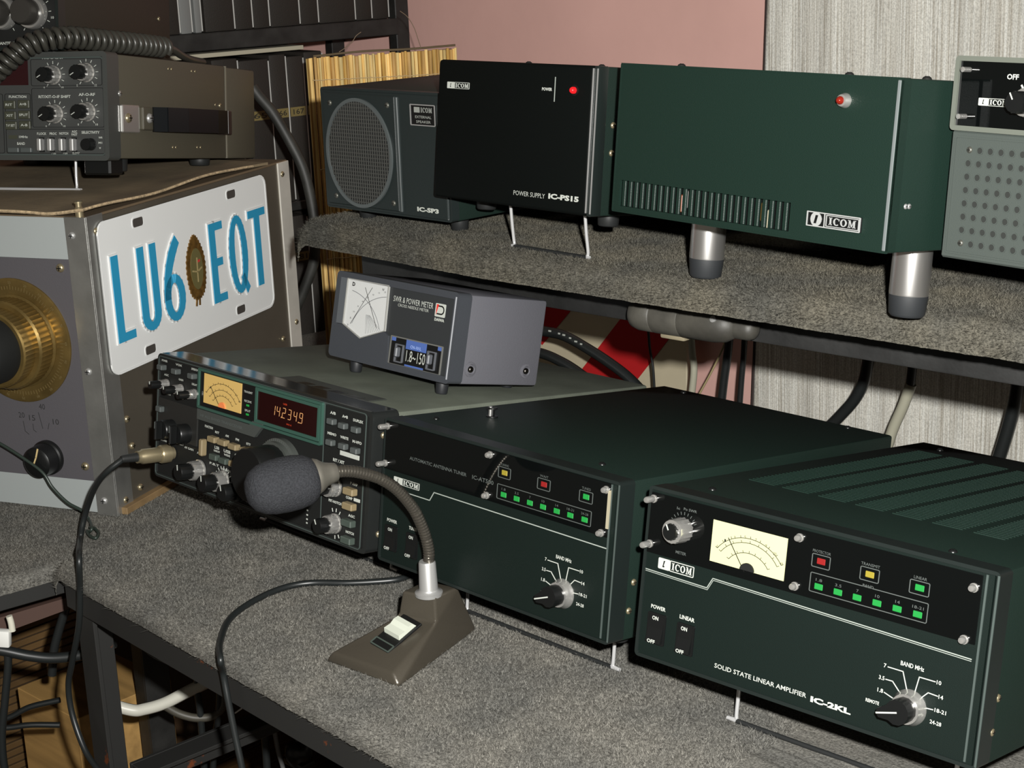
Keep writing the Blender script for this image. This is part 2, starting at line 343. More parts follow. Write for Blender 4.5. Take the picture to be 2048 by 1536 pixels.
# ---- curtain
def curtain():
    m = bpy.data.materials.new('woven_curtain'); m.use_nodes = True; nt = m.node_tree; b = nt.nodes['Principled BSDF']; b.inputs['Roughness'].default_value = .9; b.inputs['Specular IOR Level'].default_value = .1
    tc = nt.nodes.new('ShaderNodeTexCoord')
    def noise(sc, st, det=3):
        mp = nt.nodes.new('ShaderNodeMapping'); mp.inputs['Scale'].default_value = st; nt.links.new(tc.outputs['Object'], mp.inputs[0])
        n = nt.nodes.new('ShaderNodeTexNoise'); n.inputs['Scale'].default_value = sc; n.inputs['Detail'].default_value = det; nt.links.new(mp.outputs[0], n.inputs['Vector']); return n
    def ramp(n, stops):
        r = nt.nodes.new('ShaderNodeValToRGB'); e = r.color_ramp.elements
        while len(e) < len(stops): e.new(.5)
        for k, (p, c) in enumerate(stops): e[k].position = p; e[k].color = (*c, 1)
        nt.links.new(n.outputs['Fac'], r.inputs[0]); return r
    a = ramp(noise(620, (1, .2, .012)), [(.33, (.42, .39, .33)), (.46, (.58, .56, .50)), (.58, (.68, .67, .61)), (.72, (.80, .80, .75))])
    d = ramp(noise(85, (1, .2, .006), 2), [(.27, (.45, .34, .28)), (.31, (1, 1, 1)), (.9, (1.0, 1.0, 1.0))])
    f = ramp(noise(700, (1, 1, .7), 2), [(.35, (.72, .72, .72)), (.6, (1, 1, 1))])
    def mul(x, y):
        k = nt.nodes.new('ShaderNodeMix'); k.data_type = 'RGBA'; k.blend_type = 'MULTIPLY'; k.inputs[0].default_value = 1; nt.links.new(x, k.inputs[6]); nt.links.new(y, k.inputs[7]); return k.outputs[2]
    nt.links.new(mul(mul(a.outputs[0], d.outputs[0]), f.outputs[0]), b.inputs['Base Color'])
    bm = NB(); xs = np.linspace(-480, 420, 260); zs = np.linspace(-660, 880, 30); rows = []
    for z in zs:
        row = []
        for x in xs:
            y = 826+3*math.sin(x/47+.4*math.sin(z/300))+1.2*math.sin(x/13.7+1+z/500)+.6*math.sin(x/5.1)
            row.append(bm.verts.new((x+z*.041, y, z)))
        rows.append(row)
    for A, B in zip(rows, rows[1:]):
        for i in range(len(xs)-1): bm.faces.new((A[i], A[i+1], B[i+1], B[i]))
    o = part('curtain', bm, m, None, 80); md = o.modifiers.new('cloth', 'SOLIDIFY'); md.thickness = .0012
    tag(o, 'pale grey woven curtain with fine vertical threads beside the pink wall', 'curtain')
    h = NB(); tube(h, [(-481+z*.041, 826, z) for z in range(-660, 881, 70)], 1.6, 6, 0); part('hem', h, mat('dark_hem', (.03, .02, .018), .9), o, 0)
curtain()
# ---- striped board behind the desk
def striped():
    t = thing('striped_board', 'cream board with red diagonal stripes standing behind the meter by the pink wall', 'board', (0, 0, 0))
    part('panel', box(NB(), -840, -572, 812, 824, -700, 190, 1, 1), mat('cream_paint', (.50, .44, .31), .6, var=.1, vscale=12), t, 0)
    R = mat('red_paint', (.42, .012, .014), .5)
    pl = ((0, 812, 0), (0, 1, 0)); q = lambda x, y: (lambda v: (v.x, v.z))(V(x, y, *pl))
    def stripe(a, b, c, d):
        bm = NB(); poly(bm, [q(*a), q(*b), q(*c), q(*d)], -811.6, -811.0); part('stripe', bm, R, t, 0)
    stripe((1255, 620), (1150, 757), (1262, 776), (1382, 622))
    stripe((1150, 612), (1085, 690), (1052, 640), (1090, 610))
striped()
# ---- bookcase, books and the reed mat
BA = math.radians(82.6); BO = Vector((-1080, 600, 0)); BD = Vector((math.cos(BA), math.sin(BA), 0))
def bookcase():
    t = thing('bookcase', 'black iron bookcase full of dark bound volumes behind the olive transceiver', 'bookcase', BO, BA)
    for x in (-252, 205): 
        for y in (2, 165): part('post', box(NB(), x, x+22, y, y+18, -700, 760, 1, 1), M_iron, t, 0)
    for z0, z1 in ((378, 400), (160, 172), (-60, -48)): part('shelf_rail', box(NB(), -230, 205, -3, 5, z0, z1, 1, 1), M_iron, t, 0)
    for z in (394, 165, -55): part('shelf_plate', box(NB(), -229, 204, 6, 180, z, z+5), M_iron, t, 0)
bookcase()
M_spine = mat('dark_bookcloth', (.022, .019, .016), .6, spec=.3, bump=.3, bscale=500)
M_page = mat('page_edges', (.42, .42, .40), .8)
M_lab = mat('gold_label', (.16, .125, .045), .5)
M_lab_ink = mat('label_ink', (.02, .017, .01), .6)
def book(t0, t1, z, h, label, num=None, m=None, lz=None, group=None):
    t = thing('bound_volume', label, 'book', BO+BD*t0+Vector((0, 0, z)), BA, 0, group); w = t1-t0
    bm = NB(); box(bm, .5, w-1.3, 8, 150, 0, h, 1.5, 2); part('cover', bm, m or M_spine, t, 40)
    part('pages', box(NB(), w-1.3, w+.3, 8.6, 146, 2, h-3), M_page, t, 0)
    if lz is not None:
        part('spine_label', box(NB(), 1.0, w-1.8, 7.6, 8.2, lz, lz+12), M_lab, t, 0)
        if num: bm = NB(); addtext(bm, num, w/2, lz+6, w*.62, 7, c=-7.4); part('lettering', bm, M_lab_ink, t, 0)
ub = [-165, -120, -100, -86, -42, -15.3, 10, 56, 85, 144, 171, 199]
M_gbook = mat('grey_bookcloth', (.16, .165, .16), .6)
for k, (a, b) in enumerate(zip(ub, ub[1:])):
    gm = M_gbook if k in (1, 2) else None
    lab = ['slim pale grey volume on the upper bookcase shelf, left of its twin', 'slim pale grey volume on the upper bookcase shelf, right of its twin'][k-1] if gm else 'dark bound volume on the upper bookcase shelf, number %s from the right post' % ['one', 'two', 'three', 'four', 'five', 'six', 'seven', 'eight', 'nine', 'ten', 'eleven'][10-k]
    book(a, b-(3 if gm else 0), 400, 196+8*((k*5) % 3), lab, m=gm, group='volumes on the upper bookcase shelf')
lb = [-118, -82, -43, 2.7, 29, 56, 86, 118]
nums = [None, None, '165', '166', '167', '168', None]
for k, (a, b) in enumerate(zip(lb, lb[1:])):
    if k >= 6: break
    lab = 'dark volume with gold spine label %s' % {'166': '166, second left of the reed mat', '167': '167, next to the reed mat'}[nums[k]] if nums[k] in ('166', '167') else 'dark bound volume on the middle bookcase shelf, %s' % ['partly behind the transceiver, leftmost', 'with its top corner showing behind the transceiver', 'just left of volume 166', '', '', 'behind the reed mat'][k]
    book(a, b, 171, 190+(k % 2)*4, lab, nums[k], lz=112, group='volumes on the middle bookcase shelf')
l2 = [-48, -15, 16, 44, 72, 104]
for k, (a, b) in enumerate(zip(l2, l2[1:])):
    book(a, b, -49, 200, ['dark bound volume on the low bookcase shelf behind the tuner box', 'dark bound volume on the low shelf left of volume 181', 'dark bound volume whose gold label reads 181 low beside the reed mat', 'dark bound volume on the low shelf behind the reed mat edge', 'dark bound volume on the low shelf hidden behind the reed mat'][k], '181' if k == 2 else None, lz=138 if k == 2 else None, group='volumes on the low bookcase shelf')
fo2 = box(NB(), -150, 60, 12, 150, 368.5, 374, .5, 1); o = part('paper_folder', fo2, mat('cream_card', (.40, .37, .28), .8), None, 0); o.location = BO/1000; o.rotation_euler = (0, 0, BA)
tag(o, 'cream paper folder lying flat on top of the middle row of volumes', 'folder')
def mat_screen():
    MA = math.radians(65.15); t = thing('reed_mat', 'straw coloured reed mat standing upright behind the small speaker', 'mat', (-900.2, 522, 0), MA)
    tones = [mat('reed_%d' % i, c, .55, spec=.3, var=.35, vscale=30, stretch=(3, 3, .5)) for i, c in enumerate([(.62, .40, .13), (.50, .30, .08), (.72, .50, .19), (.55, .41, .17), (.42, .25, .08)])]
    x = 0.; i = 0
    while x < 180:
        wd = random.choice([2.8, 3.4, 4.2, 4.9, 5.6]); h = 372+random.uniform(-1.2, 1.2)
        bm = NB(); lathe(bm, [(wd/2, 2), (wd/2*random.uniform(.9, 1.06), h*.5), (wd/2, h)], (x+wd/2, random.uniform(-.7, .7), 0), (0, 0, 1), 6)
        part('reed', bm, tones[random.randrange(5)], t, 60); x += wd*.96; i += 1
    for k in range(8):                          # the rolled-back left border
        a = k*.42; bm = NB(); lathe(bm, [(1.7, 2), (1.7, 372-k*.3)], (-1.5-3*math.sin(a), 3+6*(1-math.cos(a)), 0), (0, 0, 1), 6); part('reed', bm, tones[(k*2) % 5], t, 60)
    th = mat('straw_thread', (.45, .33, .17), .8)
    for z in (346, 240, 130, 20):
        bm = NB(); tube(bm, [(xx, -3.2+.5*((n % 2)*2-1), z+random.uniform(-.6, .6)+xx*-.02) for n, xx in enumerate(np.arange(-3, 181, 4))], .55, 5, 0); part('binding_thread', bm, th, t, 60)
    bm = NB(); tube(bm, [(0, -1, 374), (60, -1, 376), (120, 1, 375), (180, 0, 376)], 1.4, 6); part('top_binding', bm, mat('dark_twine', (.10, .07, .035), .8), t, 60)
    return t
mat_screen()
# ================================================================== RADIO GEAR
POSE = dict(A=((0, 0, 57.4), 0., .1742, (237, 111, 348)), B=((-271.7, 25.4, 48.2), -.0456, .1466, (238, 111, 324)), C=((-575.3, 33.1, 52.4), -.0474, .1501, (291, 110, 317)),
            H=((-452.0, 140.1, 157.8), -.0474, .2358, (152, 72, 100)), D=((-354.9, 183.6, 298.3), -.0662, .1216, (180, 111, 270)), E=((-131.8, 145.4, 310.6), -.1494, .1176, (245, 104, 327)),
            G=((-525.5, 212.6, 271.2), -.0186, .0098, (165, 108, 200)), L=((-1040.1, -98.3, -13.6), .3772, 0., (400, 287, 374)), K=((-981.1, 14.9, 312.6), .4224, .1387, (270, 99, 295)))
def drop(p, y, surf):                   # local z at depth y of the level surface below a tilted unit
    (loc, yaw, pit, _) = p; return (surf-loc[2]+y*math.sin(pit))/math.cos(pit)
def foot(t, x, y, z0, r=8, h=9, m=None, name='foot'):
    bm = NB(); lathe(bm, [(r*.82, -h), (r*.95, -h+1), (r, -h*.3), (r*1.02, z0)], (x, y, 0), (0, 0, 1), 16); return part(name, bm, m or M_rubber, t, 50)
def bail(t, p, x0, x1, y, surf, lean=0., r=1.4):
    z = drop(p, y+lean, surf)+r; bm = NB()
    tube(bm, [(x0, y, -1), (x0, y+lean*.5, z*.5), (x0, y+lean, z+4), (x0+1.2, y+lean, z+1), (x0+4, y+lean, z), (x1-4, y+lean, z), (x1-1.2, y+lean, z+1), (x1, y+lean, z+4), (x1, y+lean*.5, z*.5), (x1, y, -1)], r, 8, 4)
    k = part('bail_stand', bm, M_wire, t, 60, 'bent wire stand'); bm = NB(); tube(bm, [(x0+.8, y+lean, z), (x1-.8, y+lean, z)], r+.35, 8, 0); part('bail_sleeve', bm, M_rubber, k, 60)
def serif_icom(bm, x0, x1, z0, z1, c=.3, plane='front'):
    W_ = x1-x0; H_ = z1-z0; s = H_*.17
    def X(f): return x0+f*W_
    def bar(a, b, c0, c1): poly(bm, [(a, c0), (b, c0), (b, c1), (a, c1)], c-.2, c, plane)
    bar(X(.03), X(.14), z0, z0+s*.7); bar(X(.03), X(.14), z1-s*.7, z1); bar(X(.055), X(.115), z0, z1)
    def arc(cx, rx, a0, a1, n=14):
        cz = (z0+z1)/2; o = []; i = []
        for k in range(n+1):
            a = math.radians(a0+(a1-a0)*k/n); o.append((cx+rx*math.cos(a), cz+H_/2*math.sin(a))); i.append((cx+(rx*.52)*math.cos(a), cz+(H_/2-s*.7)*math.sin(a)))
        for k in range(n): poly(bm, [o[k], o[k+1], i[k+1], i[k]], c-.2, c, plane)
    arc(X(.30), W_*.115, 48, 312); bar(X(.37), X(.395), z1-H_*.36, z1-H_*.08)
    arc(X(.545), W_*.115, 0, 360, 20)
    a, b = .70, .97; bar(X(a), X(a+.09), z0, z0+s*.6); bar(X(b-.11), X(b), z0, z0+s*.6); bar(X(a), X(a+.06), z1-s*.6, z1); bar(X(b-.07), X(b), z1-s*.6, z1)
    bar(X(a+.03), X(a+.055), z0, z1); bar(X(b-.08), X(b-.025), z0, z1)
    m_ = (a+b)/2; poly(bm, [(X(a+.03), z1), (X(a+.075), z1), (X(m_+.015), z0+H_*.1), (X(m_-.02), z0+H_*.1)], c-.2, c, plane); poly(bm, [(X(b-.08), z1), (X(b-.055), z1), (X(m_+.01), z0+H_*.1), (X(m_-.012), z0+H_*.1)], c-.2, c, plane)
    return bm
def logo(t, x0, x1, z0, z1, m=None, c=.3):
    m = m or M_white; xm = x0+(x1-x0)*.33; h = z1-z0
    bm = NB(); rrect(bm, x0, xm, z0, z1, h*.12, 0, c); frame(bm, xm-.1, x1, z0, z1, h*.07, h*.1, 0, c); serif_icom(bm, xm+h*.16, x1-h*.16, z0+h*.17, z1-h*.17, c)
    o = part('maker_logo', bm, m, t, 0, 'white maker logo reading ICOM')
    cx, cz = (x0+xm)/2, (z0+z1)/2; bm = NB(); k = h*.3
    poly(bm, [(cx-.55*k, cz-k), (cx+.15*k, cz-k), (cx+.15*k+.1*k, cz-.55*k), (cx-.1*k, cz-.55*k), (cx+.3*k, cz+k*.9), (cx+.55*k, cz+k), (cx-.15*k, cz+k), (cx-.35*k, cz-.2*k)], c-.05, c+.08); part('logo_mark', bm, M_black, o, 0)
def meter(t, x0, x1, z0, z1, face, m_frame=None, needle=.3, arcs=((.72, .9), (.5, .62)), hub=True, needle_from=.42, deep=0.):
    f = part('meter', box(NB(), x0, x1, -.8+deep, 3, z0, z1), face, t, 0, 'lit meter face'); y = .85-deep
    W_ = x1-x0; H_ = z1-z0; cx = x0+W_*.52; cz = z0-H_*.12
    bm = NB()
    for k, (r, _) in enumerate(arcs):
        pts = []
        for j in range(17):
            a = math.radians(148-116*j/16); pts.append((cx+W_*.62*r*math.cos(a), cz+H_*1.08*r*math.sin(a)))
        stroke(bm, pts, .35, y-.05, y+.05)
        for j in range(0, 17, 2):
            a = math.radians(148-116*j/16); p = pts[j]; q = (cx+W_*.62*(r+.05)*math.cos(a), cz+H_*1.08*(r+.05)*math.sin(a)); stroke(bm, [p, q], .3, y-.05, y+.05)
    part('meter_scale', bm, M_black, f, 0)
    bm = NB(); lab = ['0', '1', '3', '5', '7', '9', '20', '40']
    for j, s in enumerate(lab):
        a = math.radians(146-112*j/7); addtext(bm, s, cx+W_*.62*.84*math.cos(a), cz+H_*1.08*.84*math.sin(a), 1.1*len(s), 1.7, c=y+.02, bold=0)
    part('lettering', bm, M_mblack, f, 0)
    a = math.radians(148-116*needle); bm = NB(); stroke(bm, [(cx+W_*.62*.1*math.cos(a), cz+H_*.1*math.sin(a)), (cx+W_*.62*.86*math.cos(a), cz+H_*1.08*.86*math.sin(a))], .4, y+.5, y+.7); part('needle', bm, M_black, f, 0)
    if hub: bm = NB(); poly(bm, [(cx+5*math.cos(math.radians(k)), z0+.3+4.6*math.sin(math.radians(k))) for k in range(0, 181, 15)], y, y+1.2); part('needle_hub', bm, M_mblack if face is M_meterY else mat('orange_hub', (.75, .22, .07), .5), f, 0)
    return f
def knob_set(t, x, z, r=8, d=9, r2=6, d2=9, cap=None, skirt=None, ptr=None, label=None):
    bm = NB(); lathe(bm, [(r*1.05, -.5), (r*1.05, .8), (r, 1), (r, d-.6), (r*.93, d)], (x, 0, z), (0, -1, 0), 32, .09, (2, 3)); k = part('knob', bm, skirt or M_chrome, t, 40, label)
    if d2:
        bm = NB(); lathe(bm, [(r2, d-.5), (r2, d+d2-.8), (r2*.9, d+d2), (.1, d+d2+.1)], (x, 0, z), (0, -1, 0), 28, .1, (0, 1)); part('knob_cap', bm, cap or M_black, k, 40)
    if ptr is not None:
        a = math.radians(ptr); rr = r2 if d2 else r; bm = NB(); stroke(bm, [(x+.3*rr*math.cos(a), z+.3*rr*math.sin(a)), (x+rr*.9*math.cos(a), z+rr*.9*math.sin(a))], .7, d+d2-.2, d+d2+.4); part('pointer', bm, M_white, k, 0)
    return k
def pointer_knob(t, x, z, ang, r=9, ln=13, d=15):
    bm = NB(); lathe(bm, [(r*1.15, -.3), (r*1.15, 1.2), (r, 3), (r*.95, 6)], (x, 0, z), (0, -1, 0), 32); k = part('knob', bm, M_chrome, t, 40, 'chrome based black pointer knob')
    a = math.radians(ang); ca, sa = math.cos(a), math.sin(a); bm = NB(); rr = r*.8; P = [(rr*math.cos(math.radians(b)), rr*math.sin(math.radians(b))) for b in range(35, 326, 29)]+[(ln*.9, -2.6), (ln, 0), (ln*.9, 2.6)]
    poly(bm, [(x+p*ca-q*sa, z+p*sa+q*ca) for p, q in P], 5, d); part('knob_cap', bm, M_black, k, 40)
    bm = NB(); stroke(bm, [(x, z), (x+ln*.96*ca, z+ln*.96*sa)], .9, d-.1, d+.3); part('pointer', bm, M_white, k, 0); return k
def rocker(t, x0, x1, z0, z1, lab):
    bm = NB(); frame(bm, x0, x1, z0, z1, 1.3, 1, 0, 1.0); k = part('rocker_switch', bm, M_black, t, 0)
    zm = (z0+z1)/2; bm = NB(); P = [(0.2, z0+1.4), (3.4, z0+1.4), (1.2, zm+.5), (.6, z1-1.4), (0, z1-1.4)]
    a = [bm.verts.new((x0+1.4, -p, q)) for p, q in P]; b = [bm.verts.new((x1-1.4, -p, q)) for p, q in P]; bm.faces.new(a); bm.faces.new(b)
    for i in range(5): bm.faces.new((a[i], a[(i+1) % 5], b[(i+1) % 5], b[i]))
    part('rocker', bm, M_black, k, 0); xm = (x0+x1)/2
    bm = NB(); addtext(bm, 'ON', xm-1, z1-3.2, 4.8, 2.6, c=1.1, bold=.03); addtext(bm, 'OFF', xm-1, z0+2.2, 6.2, 2.5, c=3.6, bold=.03); addtext(bm, lab, xm, z1+3.6, 11.5 if lab != 'TUNER' else 9, 2.6, c=.25, bold=.03); part('lettering', bm, M_white, k, 0)
def lamp_window(t, x, z, m, lab=None, w=5.6, h=3.6, fr=True, lw=8):
    k = part('lamp', box(NB(), x-w/2, x+w/2, -1.3, 0, z-h/2, z+h/2, .3, 1), m, t, 0)
    if fr: bm = NB(); frame(bm, x-6.2, x+6.2, z-4, z+4, .45, 1, 1.0, 1.3); part('lamp_frame', bm, M_silk, k, 0)
    if lab: bm = NB(); addtext(bm, lab, x, z+5.6 if fr else z+4, lw, 1.7, c=1.3, bold=.0); part('lettering', bm, M_silk, k, 0)
def stud(t, x, z, d=7, r=2.1):
    bm = NB(); lathe(bm, [(r*1.25, 0), (r*1.25, 1), (r, 1.2), (r, d-1), (r*.75, d-.2), (.05, d)], (x, -1, z), (0, -1, 0), 16); part('stud', bm, M_chrome, t, 40)
def dial_scale(t, cx, cz, band='BAND MHz'):
    L = [[(-16, 18), (-6.5, 18), (-3, 8.5)], [(-16.5, 10.6), (-12.2, 10.7), (-7.4, 6)], [(-16.5, 2.9), (-11, 1.2)], [(2, 8), (3.7, 17.7), (13.5, 17.8)], [(6.8, 7), (10, 10.5), (15.8, 10.2)], [(8.7, 1.5), (14, 1.9)]]
    bm = NB()
    for l in L: stroke(bm, [(cx+a, cz+b) for a, b in l], .55, 0, .25)
    part('dial_lines', bm, M_white, t, 0)
    texts(t, [('7', cx-17.8, cz+18.3, 1.6, 2.4), ('3.5', cx-19, cz+10.8, 3.6, 2.4), ('1.8', cx-19, cz+3.4, 3.6, 2.4), ('10', cx+15.7, cz+17.9, 2.8, 2.4), ('14', cx+17.8, cz+10.2, 2.8, 2.4), ('18-21', cx+18.5, cz+2.2, 7, 2.3), ('24-28', cx+16.5, cz-5, 7, 2.3), (band, cx-1.2, cz+22.6, 14.5, 2.6)], bold=.02)
def acc_body(key, name, label, cat='radio unit'):
    p = POSE[key]; loc, yaw, pit, (w, h, d) = p; t = thing(name, label, cat, loc, yaw, pit)
    part('case', box(NB(), .6, w-.6, 11, d, 0, h-.4, 2, 2), M_case, t, 40)
    part('front_panel', box(NB(), 1.5, w-3.5, 0, 14, 1.5, h-2), M_panel, t, 0)
    bm = NB(); frame(bm, 0, w, 0, h, 2.2, 3, -14, .8); part('bezel', bm, M_bezel, t, 30)
    bm = NB(); box(bm, w-8.2, w-7, -.6, .2, 3, h-3); box(bm, w-1.5, w-.3, -1, .4, 2, h-2); part('edge_trim', bm, M_edge, t, 0)
    for x in (22, w-22):
        f = drop(p, d*.85, 0); foot(t, x, d*.85, .5, 8, -f+.2); foot(t, x, 34, .5, 8, 9)
    return t, p
def acc_unit_A():
    t, p = acc_body('A', 'linear_amplifier', 'dark green linear amplifier with a lit yellow meter at the right front of the desk', 'amplifier'); w, h, d = p[3]
    wn = part('window_panel', box(NB(), 2.4, 227, -1, 0, 68.5, 107), M_acryl, t, 0)
    for x, z in ((4.5, 103), (4.5, 74), (112.5, 102.2), (112.5, 73), (223, 99.5), (221, 70)): stud(t, x, z, 9 if x < 10 else 4.5)
    meter(t, 51, 104.5, 74, 99.8, M_meterY, needle=.22, arcs=((.82, 0), (.72, 0), (.5, 0)), deep=-.6)
    knob_set(t, 29, 88.5, 7.8, 13, 5.4, 2.5, ptr=120)
    bm = NB()
    for j in range(9):
        a = math.radians(150-15*j); stroke(bm, [(29+9.3*math.cos(a), 88.5+9.3*math.sin(a)), (29+11*math.cos(a), 88.5+11*math.sin(a))], .35, 1.1, 1.3)
    addtext(bm, 'METER', 29, 73.5, 8, 1.8, c=1.2); addtext(bm, 'Ic', 24, 101, 2.4, 1.7, c=1.2); addtext(bm, 'Po SWR', 33, 101.5, 10, 1.7, c=1.2); part('dial_lines', bm, M_silk, t, 0)
    for x, m, s in ((128, M_ledR, 'PROTECTOR'), (160, M_ledY, 'TRANSMIT'), (191.3, M_ledG, 'LINEAR')): lamp_window(t, x, 91.4, m, s, lw=12 if s != 'LINEAR' else 8)
    for x, s in zip((128.1, 141, 153.6, 166.4, 179.2, 191.9), ('1.8', '3.5', '7', '10', '14', '18-21')): lamp_window(t, x, 76.4, M_ledG, s, fr=False, lw=1.4*len(s))
    bm = NB(); frame(bm, 122, 198, 72.6, 84.2, .45, 1, 1, 1.3); addtext(bm, 'BAND', 160, 84.6, 7, 1.6, c=1.3); part('lamp_row_frame', bm, M_silk, t, 0)
    logo(t, 11.8, 39.4, 59.8, 66.8)
    bm = NB(); stroke(bm, [(2.5, 57.2), (50.1, 56.3), (53.9, 63.2), (226, 60)], .55, 0, .25); stroke(bm, [(2.5, 56.1), (50.6, 55.2), (54.4, 62.1), (226, 58.9)], .35, 0, .25); part('panel_line', bm, M_line, t, 0)
    rocker(t, 8.1, 22.2, 11, 31, 'POWER'); rocker(t, 31.2, 44.5, 10.5, 30, 'LINEAR')
    text(t, 'SOLID STATE LINEAR AMPLIFIER', 94.5, 10.2, 66, 2.9, bold=.01); text(t, 'IC-2KL', 144, 9.3, 27, 3.6, bold=.05)
    dial_scale(t, 193.4, 24); text(t, 'REMOTE', 170.3, 19.5, 8.6, 2.1, bold=.03); pointer_knob(t, 193.4, 23, 196)
    for y, z in ((15.8, 38), (13.5, 19)): screw(t, y, z, 2.4, 'right', w-.6, M_nickel)
    for x, y in ((28, 27.5), (198, 20), (28, 325), (200, 325)): screw(t, x, y, 2.6, 'top', h-.4, M_black)
    bm = NB()
    for cx in (30, 56, 83, 110, 136, 163, 190):
        for k in range(52): box(bm, cx-9, cx+11, 78+k*4.4, 79.8+k*4.4, h-.6, h+.25)
    o = part('vent_louvres', bm, M_case2, t, 0); o['kind'] = 'stuff'
    bail(t, p, 40, 196, 63, 0)
acc_unit_A()
def acc_unit_B():
    t, p = acc_body('B', 'antenna_tuner', 'dark green antenna tuner with a long glossy smoked window left of the amplifier', 'tuner'); w, h, d = p[3]
    part('window_panel', box(NB(), 2.4, 229.5, -1, 0, 72, 108.3), M_acryl, t, 0)
    part('window_edge', box(NB(), 228.3, 230.3, -1.6, 0, 78, 104), mat('acrylic_edge', (.30, .27, .19), .4), t, 0)
    for x, z in ((4.3, 104.5), (3.9, 76), (116, 105), (115, 75.4), (226.5, 103.8), (224.7, 74.1)): stud(t, x, z, 9 if x < 10 else 4.5)
    for x, m, s in ((131.1, M_ledY, 'TUNING'), (169.6, M_ledR, 'WAIT'), (208.9, M_ledG, 'TUNED')): lamp_window(t, x, 95, m, s)
    for x, s in zip((131.5, 144.5, 157.5, 170.2, 183.2, 195.9, 209), ('1.8', '3.5', '7', '10', '14', '18-21', '24-28')): lamp_window(t, x, 79.4, M_ledG, s, fr=False, lw=1.3*len(s))
    bm = NB(); frame(bm, 124.8, 215, 75.6, 86.4, .45, 1, 1, 1.3); part('lamp_row_frame', bm, M_silk, t, 0)
    text(t, 'AUTOMATIC ANTENNA TUNER', 62, 85.5, 62, 2.6, M_silk, c=1.2); text(t, 'IC-AT500', 110, 85.5, 22, 3, M_silk, c=1.2)
    logo(t, 13.4, 42.2, 62.6, 67.9)
    bm = NB(); stroke(bm, [(3, 58.1), (54.4, 58.1), (58.7, 65), (230, 64.4)], .7, 0, .25); part('panel_line', bm, M_line, t, 0)
    rocker(t, 6.8, 21, 10, 29.5, 'POWER'); rocker(t, 31.5, 44.5, 10, 29, 'TUNER')
    dial_scale(t, 193.4, 25.5); text(t, '0', 173.5, 20, 1.8, 2.4, bold=.03); pointer_knob(t, 193.4, 24, 200)
    for y, z in ((20.8, 40), (18, 20.6)): screw(t, y, z, 2.4, 'right', w-.6, M_nickel)
    for x, y in ((22.5, 30.7), (194, 29.4), (32.8, 312), (201, 315)): screw(t, x, y, 2.6, 'top', h-.4, M_black)
    bm = NB(); lathe(bm, [(4.6, 0), (4.6, 1), (2, 1.4), (2, 6), (4, 6.4), (4, 7.6), (.1, 7.8)], (36.5, 76, h-.4), (0, 0, 1), 16); part('hold_down_stud', bm, M_black, t, 40)
    bm = NB(); lathe(bm, [(1.4, 1), (1.4, 8.4)], (36.5, 74, h-.4), (0, 0, 1), 10); part('stud_pin', bm, M_chrome, t, 40)
    bail(t, p, 44, 196, 55, 0)
acc_unit_B()
def button(t, x, z, m, w=7.2, h=4.6, d=5, name='button'):
    bm = NB(); box(bm, x-w/2, x+w/2, -d, 0, z-h/2, z+h/2, .7, 1); return part(name, bm, m, t, 30)
def seven(bm, ch, x, z, w, h, c, t=.75):
    segs = {'a': [(0, 1), (1, 1)], 'b': [(1, 1), (1, .5)], 'c': [(1, .5), (1, 0)], 'd': [(0, 0), (1, 0)], 'e': [(0, .5), (0, 0)], 'f': [(0, 1), (0, .5)], 'g': [(0, .5), (1, .5)]}
    for s in {'1': 'bc', '4': 'fgbc', '2': 'abged', '3': 'abgcd', '9': 'abcdfg', '8': 'abcdefg'}[ch]:
        (a, b), (e, f) = segs[s]; sh = lambda u, v: (x+u*w+v*h*.12, z+v*h)
        P, Q = sh(a, b), sh(e, f); P2 = (P[0]+(Q[0]-P[0])*.1, P[1]+(Q[1]-P[1])*.1); Q2 = (P[0]+(Q[0]-P[0])*.9, P[1]+(Q[1]-P[1])*.9); stroke(bm, [P2, Q2], t, c-.1, c)
